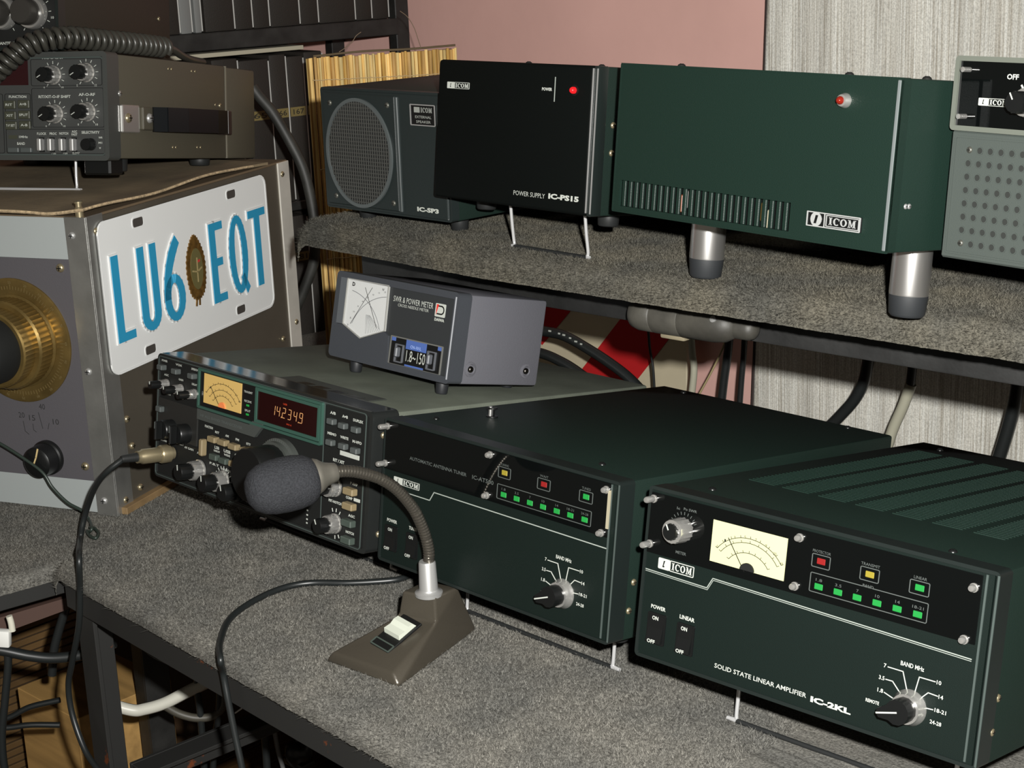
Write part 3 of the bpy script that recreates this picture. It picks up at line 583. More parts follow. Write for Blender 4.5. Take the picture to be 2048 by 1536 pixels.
def transceiver():
    p = POSE['C']; loc, yaw, pit, (w, h, d) = p
    t = thing('transceiver', 'black multi-knob transceiver with an amber meter and red frequency display behind the microphone', 'radio', loc, yaw, pit)
    M_top = mat('dusty_green_top', (.088, .098, .077), .7, spec=.25, var=.2, vscale=20, bump=.2, bscale=900)
    bm = NB(); box(bm, 4, w+5, 20, d, 0, h-1.5, 2, 2); part('case', bm, M_top, t, 40)
    bm = NB(); frame(bm, -1, w+6, -1, h, 4, 5, -26, 0); part('front_frame', bm, mat('transceiver_frame', (.013, .0145, .014), .35, spec=.5), t, 30)
    part('front_panel', box(NB(), 2, w+2, 1, 24, 2, h-3), M_mblack, t, 0)
    bm = NB(); frame(bm, 1, w-1, 1, h-2, .7, 3, -.2, .5); part('edge_trim', bm, M_edge, t, 0)
    gl = mat('sea_green_trim', (.03, .075, .057), .4); M_leftp = mat('grey_panel', (.014, .014, .0125), .55)
    bm = NB(); box(bm, 3, 64, -.4, 1.2, 38, 71); part('left_panel', bm, M_leftp, t, 0)
    bm = NB(); frame(bm, 66, 238, 73, 107.5, 2.2, 1.5, -1, 2.6); part('display_surround', bm, gl, t, 0)
    part('display_back', box(NB(), 68, 236, -1.2, 1.5, 75, 105.5), M_black, t, 0)
    meter(t, 74.5, 129.3, 78.8, 104.1, M_meterO, needle=.18, arcs=((.85, 0), (.66, 0), (.48, 0)), deep=-.9)
    bm = NB(); frame(bm, 150, 235.5, 76, 105, 2.6, .6, 1, 2.9); part('display_frame', bm, gl, t, 0)
    ds = part('frequency_display', box(NB(), 152.6, 233, -1.8, 0, 78.6, 102.4), mat('dark_red_filter', (.012, .0022, .0022), .12, spec=.4), t, 0)
    bm = NB(); x = 172.5
    for ch in '142349': seven(bm, ch, x, 86.2, 3.7, 8, 2.1, .5); x += 7.5 if ch != '1' else 6.4
    for xx in (185.4, 208.0): stroke(bm, [(xx, 86), (xx+.3, 86.4)], .8, 2, 2.1)
    part('digits', bm, mat('amber_digits', (.6, .3, .12), .4, emit=.11, ecol=(1, .5, .22)), ds, 0)
    bm = NB(); addtext(bm, 'USB', 190, 97.6, 5, 1.4, c=2.1); addtext(bm, 'VFO A', 196, 82, 7, 1.3, c=2.1); part('indicator_text', bm, mat('dim_red_text', (.3, .03, .01), .4, emit=.25, ecol=(1, .08, .02)), ds, 0)
    bm = NB(); poly(bm, [(66.5, 63), (150.5, 63), (161, 74), (161, 76), (147, 76), (143, 72.2), (66.5, 72.2)], -.5, 2.4); part('name_strip', bm, mat('dull_silver_strip', (.05, .056, .052), .35, spec=.5), t, 0)
    text(t, 'HF ALL BAND TRANSCEIVER', 103, 67.5, 62, 2.4, M_silk, c=2.6)
    texts(t, [('TRANSMIT', 138.5, 98.5, 12, 1.8), ('RECEIVE', 138.5, 90.8, 10, 1.8), ('SPLIT', 138.5, 83, 8, 1.8)], c=1.5); 
    for z in (87.4, 79.8): part('indicator', box(NB(), 136.5, 140, -1.6, -1, z-.8, z+.8), M_ledG, t, 0)
    for x in (9.4, 32, 57.3): button(t, x+1, 98.8, M_grey, 8, 4.6, 6)
    texts(t, [('POWER', 10.5, 104.4, 9, 1.9), ('VOX', 33, 104.2, 10, 1.9), ('SPEECH', 57.5, 104.2, 10, 1.9)], bold=.03)
    texts(t, [('AGC', 14, 92.4, 7, 1.8), ('GAIN', 37, 91.9, 7, 1.8), ('DELAY', 58, 91.2, 8, 1.8), ('ANTI', 18, 76, 7, 1.8), ('NB', 40, 76, 4, 1.8)], bold=.03)
    for x, z in ((14.3, 84.4), (36.6, 83.7), (58.3, 83)): knob_set(t, x, z, 4.2, 7, 3.4, 10, ptr=100)
    for x, z, m in ((9, 61.3, M_grey), (9, 44, M_mblack)): button(t, x, z, m, 8, 5, 5)
    texts(t, [('AGC', 10, 67.4, 8, 1.9), ('NB', 32, 66, 5, 1.9), ('MODE', 56, 66.5, 8.5, 1.9), ('METER', 10, 50, 8.5, 1.9), ('MIC', 30, 58, 8, 2), ('RF PWR', 47, 57, 9, 2), ('TONE', 60, 55.5, 7, 2)], bold=.03)
    for x, z in ((25.7, 46.2), (48.7, 46.6)):
        bm = NB(); lathe(bm, [(8.6, 0), (8.6, 10), (7.6, 11)], (x, 0, z), (0, -1, 0), 28, .05, (1,)); k = part('knob', bm, M_black, t, 40)
        part('knob_grip', box(NB(), x-1.6, x+1.6, -18, -10.5, z-8.2, z+8.2, .8, 1), M_black, k, 30); part('pointer', box(NB(), x-.4, x+.4, -18.3, -17.8, z+2, z+8), M_silk, k, 0)
    box_l = NB(); stroke(box_l, [(3, 34.3), (70, 36.5)], .5, 0, .9); part('panel_line', box_l, M_black, t, 0)
    texts(t, [('PHONES', 13, 33.6, 10, 2), ('SQUELCH', 36, 35.2, 16, 2), ('AF GAIN', 53, 34, 14, 2), ('MIC', 26, 26.5, 9, 2), ('AF-RF', 70, 33, 9, 2), ('P.B.T', 92, 28, 14, 2), ('NOTCH', 110, 26.5, 12, 2), ('RECORD', 128, 27, 9, 2)], bold=.03)
    bm = NB(); box(bm, 75.4, 80.6, -6, 0, 33, 47.5, 1, 1); part('slide_switch', bm, M_beige, t, 30)
    texts(t, [('FUNCTION', 82, 58.5, 12, 2.2), ('RIT', 94.5, 56.2, 6, 2), ('AM', 109, 56, 5, 2), ('FM', 124, 55.7, 5, 2), ('RTTY', 140, 55, 6, 2), ('LSB', 95, 43, 7, 2.6), ('USB', 110, 42.7, 10, 2.8), ('CW', 126, 42.2, 10, 2.8), ('CW-N', 140, 42, 9, 2.8), ('NARROW', 95, 40, 9, 1.8), ('WIDE', 110, 39.5, 9, 1.8), ('FILTER', 126, 39, 9, 1.8)], bold=.04)
    for x, z in ((93.1, 50.2), (108, 50.4), (123.7, 49.9), (140.1, 49.7)): button(t, x, z, M_beige, 11, 5, 6)
    for x, z, m in ((95, 35.1, M_ggrey), (109.1, 34.7, M_ggrey), (123.8, 35, M_beige)): button(t, x, z, m, 10.5, 5, 5)
    for x, z in ((70, 18.5), (106, 16.5)):
        knob_set(t, x, z, 8.6, 10, 7, 12, ptr=100)
    knob_set(t, 131, 13.5, 8.6, 8, 7, 11, skirt=M_black, ptr=110)
    bm = NB(); lathe(bm, [(5.6, 0), (5.6, 5), (4.8, 5.2)], (27.5, 0, 25), (0, -1, 0), 24); part('microphone_socket', bm, M_nickel, t, 40)
    bm = NB()
    for j in range(7):
        a = math.radians(150-20*j); stroke(bm, [(106+10*math.cos(a), 16.5+10*math.sin(a)), (106+12.5*math.cos(a), 16.5+12.5*math.sin(a))], .6, 0, .3)
    part('dial_lines', bm, M_white, t, 0)
    # main dial
    bm = NB(); lathe(bm, [(27, -1), (27, 4), (24.5, 5), (24.5, 9)], (186, 0, 42), (0, -1, 0), 40); k = part('tuning_dial', bm, mat('dial_ring', (.05, .055, .05), .35, spec=.5), t, 40)
    bm = NB()
    for j in range(60):
        a = math.radians(6*j); stroke(bm, [(186+24.9*math.cos(a), 42+24.9*math.sin(a)), (186+26.6*math.cos(a), 42+26.6*math.sin(a))], .4, 5.05, 5.2)
    part('dial_lines', bm, M_silk, k, 0)
    bm = NB(); lathe(bm, [(22, 8), (22.5, 10), (22.5, 32), (21, 34), (.1, 34.2)], (186, 0, 42), (0, -1, 0), 48, .02, (1, 2)); part('knob_cap', bm, M_black, k, 40)
    # right column
    stroke_bm = NB(); stroke(stroke_bm, [(238.5, 107), (240, 2)], .8, 0, .4); part('panel_line', stroke_bm, M_edge, t, 0)
    for x, z in ((250.7, 95), (264.9, 94.2), (280.5, 94), (250.5, 78.3), (266.3, 78.4), (281, 77.9)): button(t, x, z, M_grey, 8, 4.6, 5)
    texts(t, [('A/B', 249, 101.2, 7, 2.3), ('A=B', 264, 101, 7, 2.3), ('DUPLEX', 280, 100.5, 12, 2.2), ('MEMO', 249, 84.6, 11, 2.2), ('WRITE', 264.4, 84.5, 10, 2.2), ('M-VFO', 280, 84, 11, 2.3), ('RIT / XIT', 259, 65, 14, 2.6), ('SLOW', 280, 62.5, 9, 2), ('P AMP', 279, 51, 9, 2.2), ('COMP', 274, 39, 8, 2.2), ('PBT-NOTCH', 257, 32, 16, 2.2), ('AGC', 278, 25.5, 8, 2.2), ('NOTCH', 277, 12, 10, 2.2)], bold=.04)
    part('label_plate', box(NB(), 260.5, 283.5, -.6, 0, 70.5, 74), M_white, t, 0); part('label_plate', box(NB(), 280, 287, -.6, 0, 38, 40.5), M_white, t, 0)
    knob_set(t, 256, 44, 7.5, 9, 5, 8)
    for z in (45.3, 33.6): button(t, 278, z, M_beige, 12, 5.4, 6)
    for z in (20.3, 6.6): button(t, 278, z, M_ggrey, 12, 5.4, 6)
    knob_set(t, 258, 15, 7.6, 9, 6, 9, ptr=120)
    bm = NB()
    for a in (60, 85, 110, -60, -85): a = math.radians(a); stroke(bm, [(258+9.5*math.cos(a), 15+9.5*math.sin(a)), (258+12*math.cos(a), 15+12*math.sin(a))], .7, 0, .3)
    for z in (17.6, 13.8, 10.3, 7.2): stroke(bm, [(222.3, z), (223.2, z)], 1.2, 0, .3)
    part('dial_lines', bm, M_white, t, 0)
    screw(t, 11.5, 91.7, 2.8, 'right', w+6, M_nickel); screw(t, 12, 14, 2.8, 'right', w+6, M_nickel)
    bm = NB(); box(bm, 140, 255, 19.5, 49, h-1.6, h-.6, .4, 1); lid = part('access_lid', bm, mat('lid_dark', (.030, .034, .028), .6), t, 30)
    for x in (172, 192, 214, 236):
        bm = NB(); poly(bm, [(x-7, 28), (x+7, 28), (x+9, 35), (x-5, 35)], h-.7, h-.4, 'top'); part('lid_slot', bm, M_black, lid, 0)
    for x in (30, w-30):
        f = drop(p, d*.86, 0); foot(t, x, d*.86, .5, 9, -f+.2); foot(t, x, 40, .5, 9, 10)
    bail(t, p, 60, 236, 80, 0)
    # ribbed rim on the top front edge reflecting the plate is plain gloss
    bm = NB(); box(bm, 2, w+3, 3, 24, h-.4, h+.1); part('top_rim', bm, mat('gloss_rim', (.02, .022, .022), .12, spec=.7), t, 0)
    return t
transceiver()
def daiwa():
    p = POSE['H']; loc, yaw, pit, (w, h, d) = p; t = thing('power_meter', 'grey cross-needle power meter standing on top of the black transceiver', 'meter', loc, yaw, pit)
    G = mat('blue_grey_case', (.095, .095, .108), .55, spec=.35, bump=.2, bscale=1200); G2 = mat('blue_grey_front', (.040, .044, .051), .5, spec=.4, bump=.15, bscale=1200); G3 = mat('charcoal_face', (.021, .0235, .025), .55)
    part('case', box(NB(), .8, w-.8, 13, d, 0, h-.8, 2.5, 2), G, t, 40)
    bm = NB(); frame(bm, 0, w, 0, h, 5.5, 4, -14, 0); part('front_bezel', bm, G2, t, 30)
    part('face', box(NB(), 4, w-4, 1.6, 13, 4, h-4), G3, t, 0)
    bm = NB(); poly(bm, [(4.5, 4.5), (76, 4.5), (74, 27), (68.5, 29.5), (39, 19.5), (14.5, 28), (5.5, 28)], -1.8, .1); part('lower_face', bm, G2, t, 0)
    mp = [(14.6, 66.9), (67.4, 67.2), (68.7, 30.2), (38.9, 20), (14.7, 28.9)]
    bm = NB(); poly(bm, mp, -1.8, -.9); f = part('meter', bm, mat('white_meter_face', (.56, .57, .56), .6, emit=.06, ecol=(1, 1, .95)), t, 0, 'white cross-needle meter face')
    bm = NB()
    for cx, a0, a1, sgn in ((72, 98, 172, 1), (14, 82, 8, -1)):
        pts = [(cx+50*math.cos(math.radians(a0+(a1-a0)*k/12)), 16+42*math.sin(math.radians(a0+(a1-a0)*k/12))) for k in range(13)]; pts = [q for q in pts if 17 < q[0] < 66 and 28 < q[1] < 65]; stroke(bm, pts, .4, -.9, -.82)
    for k in range(9): stroke(bm, [(42+k*.6, 40), (44+k*2.3, 24.5+k*.6)], .2, -.9, -.84)
    part('meter_scale', bm, mat('meter_ink', (.10, .11, .12), .6), f, 0)
    bm = NB()
    for k in range(9): a = math.radians(100+8*k); addtext(bm, str([200, 150, 100, 60, 40, 20, 10, 5, 2][k]), 72+54*math.cos(a), 16+46*math.sin(a), 2.0, 1.3, c=-.84, bold=0) if 17 < 72+54*math.cos(a) < 65 else None
    addtext(bm, 'D', 22, 63, 3.6, 3.4, c=-.84, bold=.05); addtext(bm, 'W', 60, 63, 3, 2, c=-.84); part('lettering', bm, M_mblack, f, 0)
    bm = NB(); stroke(bm, [(24, 30), (47, 63)], .3, -.3, -.1); stroke(bm, [(58, 31), (38, 62)], .3, -.3, -.1); part('needles', bm, M_mblack, f, 0)
    bm = NB(); L = mp+[mp[0]]; stroke(bm, L, .7, -1.2, .5); part('meter_frame', bm, mat('clear_rim', (.30, .30, .28), .2, spec=.7), t, 0)
    bm = NB(); poly(bm, [(5.8, 28.5), (14.3, 28.5), (14.3, 67), (5.8, 67)], -1.8, .2); part('clear_edge', bm, mat('clear_plastic_edge', (.09, .10, .11), .15, spec=.7), t, 0)
    bm = NB(); poly(bm, mp, .2, .5); part('meter_glass', bm, M_glass, t, 0)
    text(t, 'SWR & POWER METER', 97.7, 57.8, 48.5, 4.6, c=-1.4, bold=.0); text(t, 'CROSS NEEDLE METER', 98.4, 53.3, 37.5, 2.3, c=-1.4, bold=0)
    lg = part('maker_logo', rrect(NB(), 124.7, 136.6, 50.3, 60.8, .8, -1.8, -1.3), M_white, t, 0); bm = NB(); poly(bm, [(126, 51.4), (128.6, 60), (126, 60)], -1.3, -1.2); part('logo_wedge', bm, mat('logo_red', (.6, .03, .02), .5), lg, 0)
    bm = NB(); stroke(bm, [(128.5, 58.8), (132, 58.8)]+[(132+2.9*math.sin(math.radians(a)), 55.7+3.1*math.cos(math.radians(a))) for a in range(0, 181, 20)]+[(127.2, 52.6)], 1.1, -1.3, -1.2); part('logo_letter', bm, M_black, lg, 0)
    text(t, 'DAIWA', 130.8, 48, 11.5, 2.4, c=-1.4, bold=.05)
    bm = NB(); frame(bm, 76.5, 139.5, 4.8, 28.2, 1, 1, -1.8, -.6); part('switch_frame', bm, mat('grey_rim', (.12, .12, .11), .4), t, 0)
    part('switch_plate', box(NB(), 77.5, 138.5, 1.2, 3, 5.8, 27.2), M_black, t, 0); BL = mat('blue_print', (.06, .11, .32), .5)
    part('blue_label', box(NB(), 96.2, 120.4, .7, 1.3, 19.8, 27.2), BL, t, 0); bm = NB(); addtext(bm, 'CN-101L', 108.3, 22.3, 13, 2.4, c=-.6); part('lettering', bm, mat('pale_blue_print', (.3, .4, .7), .6), t, 0)
    for x in (80.5, 136.3): part('blue_label', box(NB(), x-2.2, x+2.2, .7, 1.3, 24.2, 27.6), BL, t, 0)
    part('blue_label', box(NB(), 97, 119, .7, 1.3, 6, 7.4), BL, t, 0)
    text(t, '1.8~150', 108.8, 14.4, 23, 9, c=-1.1, bold=.0)
    for x in (89, 128):
        k = part('slide_switch', frame(NB(), x-5, x+5, 7.5, 22.5, 1.1, .8, -1.4, .2), mat('switch_grey', (.085, .09, .10), .4), t, 0); part('switch_lever', box(NB(), x-2.2, x+1.2, -3.5, 1.4, 12, 20, .8, 1), mat('switch_grey', (0, 0, 0)), k, 30)
    bm = NB(); box(bm, w-3.4, w-2.6, -.7, .1, 3.5, h-3.5); part('edge_trim', bm, mat('pale_edge', (.33, .34, .36), .4), t, 0)
    for y in (22, 84.3):
        bm = NB(); lathe(bm, [(6.2, -1), (6, .6), (4.2, 1.0), (3.4, -.6), (.1, -.8)], (w-.8, y, 12.4), (1, 0, 0), 24); part('screw_boss', bm, G, t, 60); bm = NB(); lathe(bm, [(2.6, -.8), (2.6, 1), (1.8, 2), (.1, 2.2)], (w-.8, y, 12.4), (1, 0, 0), 16); part('screw', bm, mat('dark_screw', (.12, .11, .10), .25, 1), t, 50)
    for x in (22, w-22):
        foot(t, x, 14, .3, 5.2, 10.8, mat('grey_foot', (.012, .013, .015), .5)); foot(t, x, d-14, .3, 5.2, 4.5, mat('grey_foot', (0, 0, 0)))
    t.scale = (1.03,)*3
    return t
daiwa()
def speaker_small():
    p = POSE['G']; loc, yaw, pit, (w, h, d) = p; t = thing('external_speaker', 'dark green external speaker with round mesh grille at the left end of the shelf', 'speaker', loc, yaw, pit)
    part('case', box(NB(), 0, w, 7, d, 0, h-.5, 2, 2), M_case, t, 40); fr = mat('slate_front', (.0125, .0175, .0172), .45, spec=.35, bump=.1, bscale=1500)
    part('front_panel', box(NB(), 1, w-4, 0, 9, 1, h-2, 1, 1), fr, t, 30)
    bm = NB(); frame(bm, 0, w, 0, h, 2, 3, -9, -.5); part('bezel', bm, fr, t, 30)
    part('baffle', box(NB(), 5, 101, -1.5, 1, 4, 103.5, .8, 1), fr, t, 30); E_ = mat('grey_edge', (.038, .046, .046), .4)
    part('trim_strip', box(NB(), 101, 104.5, -1.8, 1, 4, 103, .4, 1), E_, t, 0)
    c = (52, 52); circ = lambda r, n=64: [(c[0]+r*.95*math.cos(2*math.pi*k/n), c[1]+r*1.04*math.sin(2*math.pi*k/n)) for k in range(n)]
    bm = NB(); ring(bm, circ(46.5), circ(43.5), 1.4, 3.4); part('grille_ring', bm, mat('grille_ring', (.065, .075, .075), .35, spec=.5), t, 40)
    bm = NB(); poly(bm, circ(44), 1.3, 1.7); part('grille_cloth', bm, M_black, t, 0)
    bm = NB(); g = 3.2
    for k in range(-15, 16):
        s = k*g
        if abs(s) < 42: 
            hh = math.sqrt(max(0, 43.6**2-s*s)); stroke(bm, [(c[0]-hh*.95, c[1]+s*1.04), (c[0]+hh*.95, c[1]+s*1.04)], .85, 1.7, 2.5); stroke(bm, [(c[0]+s*.95, c[1]-hh*1.04), (c[0]+s*.95, c[1]+hh*1.04)], .85, 2.0, 2.8)
    o = part('grille_mesh', bm, mat('mesh_wire', (.045, .046, .042), .35, spec=.6), t, 0); o['kind'] = 'stuff'
    for x, z in ((15, 94.5), (92, 95.5), (16.5, 11.5), (94, 11)): screw(t, x, z, 2.5, c=1.5, m=mat('dull_screw', (.10, .10, .085), .4, .5))
    bm = NB(); rrect(bm, 120, 151, 80, 98, 1, 0, .8); b = part('badge', bm, M_black, t, 0); bm = NB(); frame(bm, 120, 151, 80, 98, .9, 1, .8, 1.3); part('badge_frame', bm, M_steel, b, 0)
    logo_bm = NB(); rrect(logo_bm, 125, 132, 91, 95.6, .4, .8, .95); serif_icom(logo_bm, 133, 147.5, 91.2, 95.4, .95); addtext(logo_bm, 'EXTERNAL', 136.2, 87.4, 20, 2.2, c=.95); addtext(logo_bm, 'SPEAKER', 136.2, 83.4, 18, 2.2, c=.95); part('lettering', logo_bm, mat('badge_print', (.22, .23, .21), .6), b, 0)
    text(t, 'IC-SP3', 136, 8.4, 27, 4, bold=.05)
    part('edge_trim', box(NB(), w-4.6, w-3.8, -.5, .5, 3, h-3), E_, t, 0)
    for x, y in ((22, 30), (w-22, 30), (22, d-28), (w-22, d-28)): foot(t, x, y, .5, 8, -drop(p, y, SH)-.4)
    return t
speaker_small()
def power_supply():
    p = POSE['D']; loc, yaw, pit, (w, h, d) = p; t = thing('power_supply', 'black fronted power supply with lit red lamp and wire stand on the shelf', 'power supply', loc, yaw, pit)
    part('case', box(NB(), .5, w-.5, 10, d, 0, h-.3, 2, 2), M_case, t, 40); fp = mat('black_satin_front', (.0022, .003, .0027), .6, spec=.08, bump=.1, bscale=1500)
    part('front_panel', box(NB(), 0, w-4.5, 0, 12, 0, h, 3, 3), fp, t, 40); part('side_trim', box(NB(), w-4.5, w, .6, 12, 0, h, 1, 2), M_bezel, t, 40)
    bm = NB(); box(bm, w-4.9, w-4.0, -.5, .5, 2.5, h-2); box(bm, w-1.1, w-.2, .2, 1, 2, h-2); part('edge_trim', bm, M_steel, t, 0)
    logo(t, 12.4, 39.2, 88.3, 93.5); text(t, 'POWER', 127.8, 92, 11, 2.4, bold=.04); part('print_bar', box(NB(), 135.8, 136.5, -.3, 0, 83, 101.4), M_line, t, 0)
    bm = NB(); lathe(bm, [(4.2, 0), (4.2, .8), (2.7, 1)], (157.5, 0, 92.3), (0, -1, 0), 20); k = part('lamp', bm, M_black, t, 40); bm = NB(); lathe(bm, [(2.5, .8), (2.5, 3), (1.9, 4.3), (.7, 5), (.05, 5.1)], (157.5, 0, 92.3), (0, -1, 0), 20); part('lamp_lens', bm, M_ledRon, k, 60)
    text(t, 'POWER SUPPLY', 114, 11.2, 35, 3.6, bold=-.005); text(t, 'IC-PS15', 151.6, 11.9, 32.5, 4.2, bold=.05)
    for y, z in ((20, 68), (20, 47.4)): screw(t, y, z, 2.5, 'right', w-.5, M_nickel)
    for x, y in ((75, 30), (155, 30), (75, 240), (155, 240)): screw(t, x, y, 2.8, 'top', h-.3, M_mblack)
    for x in (20, w-20): foot(t, x, 42, .5, 8.5, 10); foot(t, x, d-40, .5, 8.5, -drop(p, d-40, SH)-.4)
    bail(t, p, 66, 150, 26, SH, 6)
    return t
power_supply()
def linear_supply():
    p = POSE['E']; loc, yaw, pit, (w, h, d) = p; t = thing('amplifier_power_supply', 'large dark green power supply on tall chrome feet in the middle of the shelf', 'power supply', loc, yaw, pit)
    part('case', box(NB(), .8, w-1.5, 8, d, 0, h-.3, 1.5, 2), M_case2, t, 40)
    # front: a sheet with real slots at its lower left
    bm = NB(); n = 27; xs0, xs1, z0, z1 = 8, 166, 4.5, 22.8; pitch_ = (xs1-xs0)/(n-1); sw = 2.6
    box(bm, 0, w, 0, 2, z1, h); box(bm, 0, w, 0, 2, 0, z0); box(bm, 0, xs0-sw/2, 0, 2, z0, z1); box(bm, xs1+sw/2, w, 0, 2, z0, z1)
    part('front_panel', bm, M_case2, t, 0)
    bar = None
    for k in range(n-1):
        x = xs0+k*pitch_; b = NB(); box(b, x+sw/2, x+pitch_-sw/2, 0, 2, z0, z1, .5, 1); part('slot_bar', b, M_case2, t, 0)
    bm = NB(); frame(bm, 0, w, 0, h, 1.2, 1.5, -9, .3); part('front_edge', bm, M_case2, t, 30)
    part('dark_inside', box(NB(), xs0-4, xs1+4, 6.6, 7.6, 2, 26), M_black, t, 0)
    for k, (x, z, m) in enumerate(((69, 15, M_chrome), (66, 12, mat('copper_coil', (.15, .04, .015), .4)), (74, 13, mat('yellow_wire', (.2, .15, .015), .5)), (92, 14, M_brass), (140, 14, M_brass), (146, 10, mat('cream_wire', (.3, .28, .2), .5)), (165.6, 15, mat('green_board', (.02, .35, .16), .5)))): part('component', box(NB(), x-1.1, x+1.1, 3.2, 6.4, z-6, z+6, .6, 1), m, t, 30)
    part('edge_trim', box(NB(), w-2.8, w-.2, -.6, 1.5, 1.5, h-1.5, .5, 2), mat('bright_edge', (.13, .145, .145), .35, spec=.5), t, 0)
    bm = NB(); lathe(bm, [(4.6, 0), (4.6, 1.6), (3.6, 4.2), (2.6, 4.6)], (203.8, 0, 88.5), (0, -1, 0), 20); k = part('lamp', bm, M_chrome, t, 40); bm = NB(); lathe(bm, [(2.5, 4), (2.5, 5.6), (1.8, 7), (.7, 7.7), (.05, 7.8)], (203.8, 0, 88.5), (0, -1, 0), 20); part('lamp_lens', bm, mat('red_lens', (.16, .01, .005), .1, emit=.015, ecol=(1, .04, .01)), k, 60)
    b = part('badge', box(NB(), 183, 225.5, -1.6, .2, 10.3, 19.6, .3, 1), M_black, t, 0, 'silver badge reading ICOM'); bm = NB(); S = mat('badge_silver', (.42, .43, .42), .35, .3)
    frame(bm, 183, 225.5, 10.3, 19.6, .7, .5, 1.6, 2.1); lathe(bm, [(4.4, 0), (4.4, .4)], (190.6, -1.6, 15), (0, -1, 0), 24); box(bm, 197, 197.6, -2, -1.6, 10.6, 19.3); frame(bm, 198.6, 224.5, 11.4, 18.5, .5, .4, 1.6, 2.0); serif_icom(bm, 200.4, 222.8, 12.6, 17.3, 2.0); part('badge_print', bm, S, b, 0)
    bm = NB(); poly(bm, [(189, 12.4), (191, 12.4), (192.3, 17.6), (190.3, 17.6)], 2, 2.1); part('logo_mark', bm, M_black, b, 0)
    for y, z in ((8.7+8, 28), (12+8, 28)): screw(t, y, z, 1.7, 'right', w-1.5, M_steel)
    for x, y in ((42, 18), (190, 18), (232, 40)): screw(t, x, y, 3, 'top', h-.3, M_mblack)
    for x in (37, 218):
        y = 62; z = drop(p, y, SH); bm = NB(); lathe(bm, [(12.4, z+14), (12.6, z+15), (12.6, .3)], (x, y, 0), (0, 0, 1), 32); k = part('foot', bm, mat('foot_chrome', (.62, .61, .59), .3, .93), t, 40, 'tall chrome foot'); bm = NB(); lathe(bm, [(10, z+.2), (11.6, z+2), (12.6, z+14), (12.2, z+14.2)], (x, y, 0), (0, 0, 1), 32); part('rubber_tip', bm, mat('grey_rubber', (.016, .018, .02), .6), k, 40)
        foot(t, x, d-40, .5, 9, -drop(p, d-40, SH)-.4)
    bm = NB(); lathe(bm, [(3, 0), (3, 2)], (140, 30, -2), (0, 0, 1), 12); part('screw', bm, M_steel, t, 40)
    return t
linear_supply()
def corner_speaker():
    loc = W(1880, 513, 303); p = (tuple(loc), -.15, .1, (190, 121, 150)); w, h, d = p[3]
    t = thing('desk_speaker', 'grey green perforated speaker with black control panel at the right end of the shelf', 'speaker', loc, -.15, .1); POSE['F'] = p
    sp = mat('speaker_green_grey', (.050, .060, .054), .55, spec=.35, bump=.1, bscale=1200)
    part('case', box(NB(), 1, w, 8, d, 0, h, 2, 2), M_case2, t, 40)
    part('control_frame', frame(NB(), -1, w+1, 77, h, 3, 2.5, -9, 1.5), mat('pale_frame', (.11, .12, .10), .4), t, 30)
    part('control_panel', box(NB(), 1.5, w-1, .2, 8, 79.5, h-2.5), M_acryl, t, 0)
    part('grille_panel', box(NB(), 0, w, 0, 9, 0, 77, 1.2, 1), sp, t, 30); bm = NB(); frame(bm, 3, w-3, 3, 74, 1.2, 2, -.2, .7); part('grille_rim', bm, sp, t, 0)
    hole = mat('grille_hole', (.018, .020, .018), .6)
    hm = None; i = 0
    for r in range(8):
        for q in range(23):
            x, z = 14+q*7.4+(r % 2)*0, 66-r*8.0
            if (r in (0, 7) and q == 0): continue
            if hm is None: bm = NB(); ring(bm, [(2.5*math.cos(a), 2.5*math.sin(a)) for a in np.linspace(0, 2*math.pi, 12, endpoint=False)], [(1.9*math.cos(a), 1.9*math.sin(a)) for a in np.linspace(0, 2*math.pi, 12, endpoint=False)], -.2, .5); hm = finish('hole_rim', bm, sp, 0); bm = NB(); poly(bm, [(1.95*math.cos(a), 1.95*math.sin(a)) for a in np.linspace(0, 2*math.pi, 12, endpoint=False)], -.1, .12); dm = finish('hole', bm, hole, 0)
            o = bpy.data.objects.new('hole_rim', hm); COL.objects.link(o); o.parent = t; o.location = (x/1000, 0, z/1000)
            o2 = bpy.data.objects.new('hole', dm); COL.objects.link(o2); o2.parent = o
    for x, z in ((14, 66), (14, 10)): screw(t, x, z, 2, m=mat('dull_screw', (.18, .18, .15), .35, 1))
    for z in (113, 85.5): 
        bm = NB(); lathe(bm, [(1.6, 0), (1.6, 7), (.1, 7.4)], (8.5, 0, z), (0, -1, 0), 12); part('stud', bm, M_chrome, t, 40)
    logo(t, 17, 38, 92.5, 97); text(t, 'OFF', 39, 110, 8, 3.2, bold=.03); text(t, '-AL', 61, 110.5, 9, 3, bold=.03)
    bm = NB(); 
    for a in (125, 100, 75, 50): stroke(bm, [(52+9.5*math.cos(math.radians(a)), 96+9.5*math.sin(math.radians(a))), (52+11.5*math.cos(math.radians(a)), 96+11.5*math.sin(math.radians(a)))], 1.1, 0, .3)
    part('dial_lines', bm, M_white, t, 0); knob_set(t, 52, 96, 8.6, 6, 6.5, 10, ptr=120); knob_set(t, 100, 96, 8.6, 6, 6.5, 10, ptr=120)
    screw(t, 36, 20, 3, 'top', h, M_mblack)
    for x in (58, w-25): foot(t, x, 34, .5, 9, 12); foot(t, x, d-22, .5, 9, -drop(p, d-22, SH)-.4)
    bail(t, p, 80, 160, 40, SH)
    return t
corner_speaker()
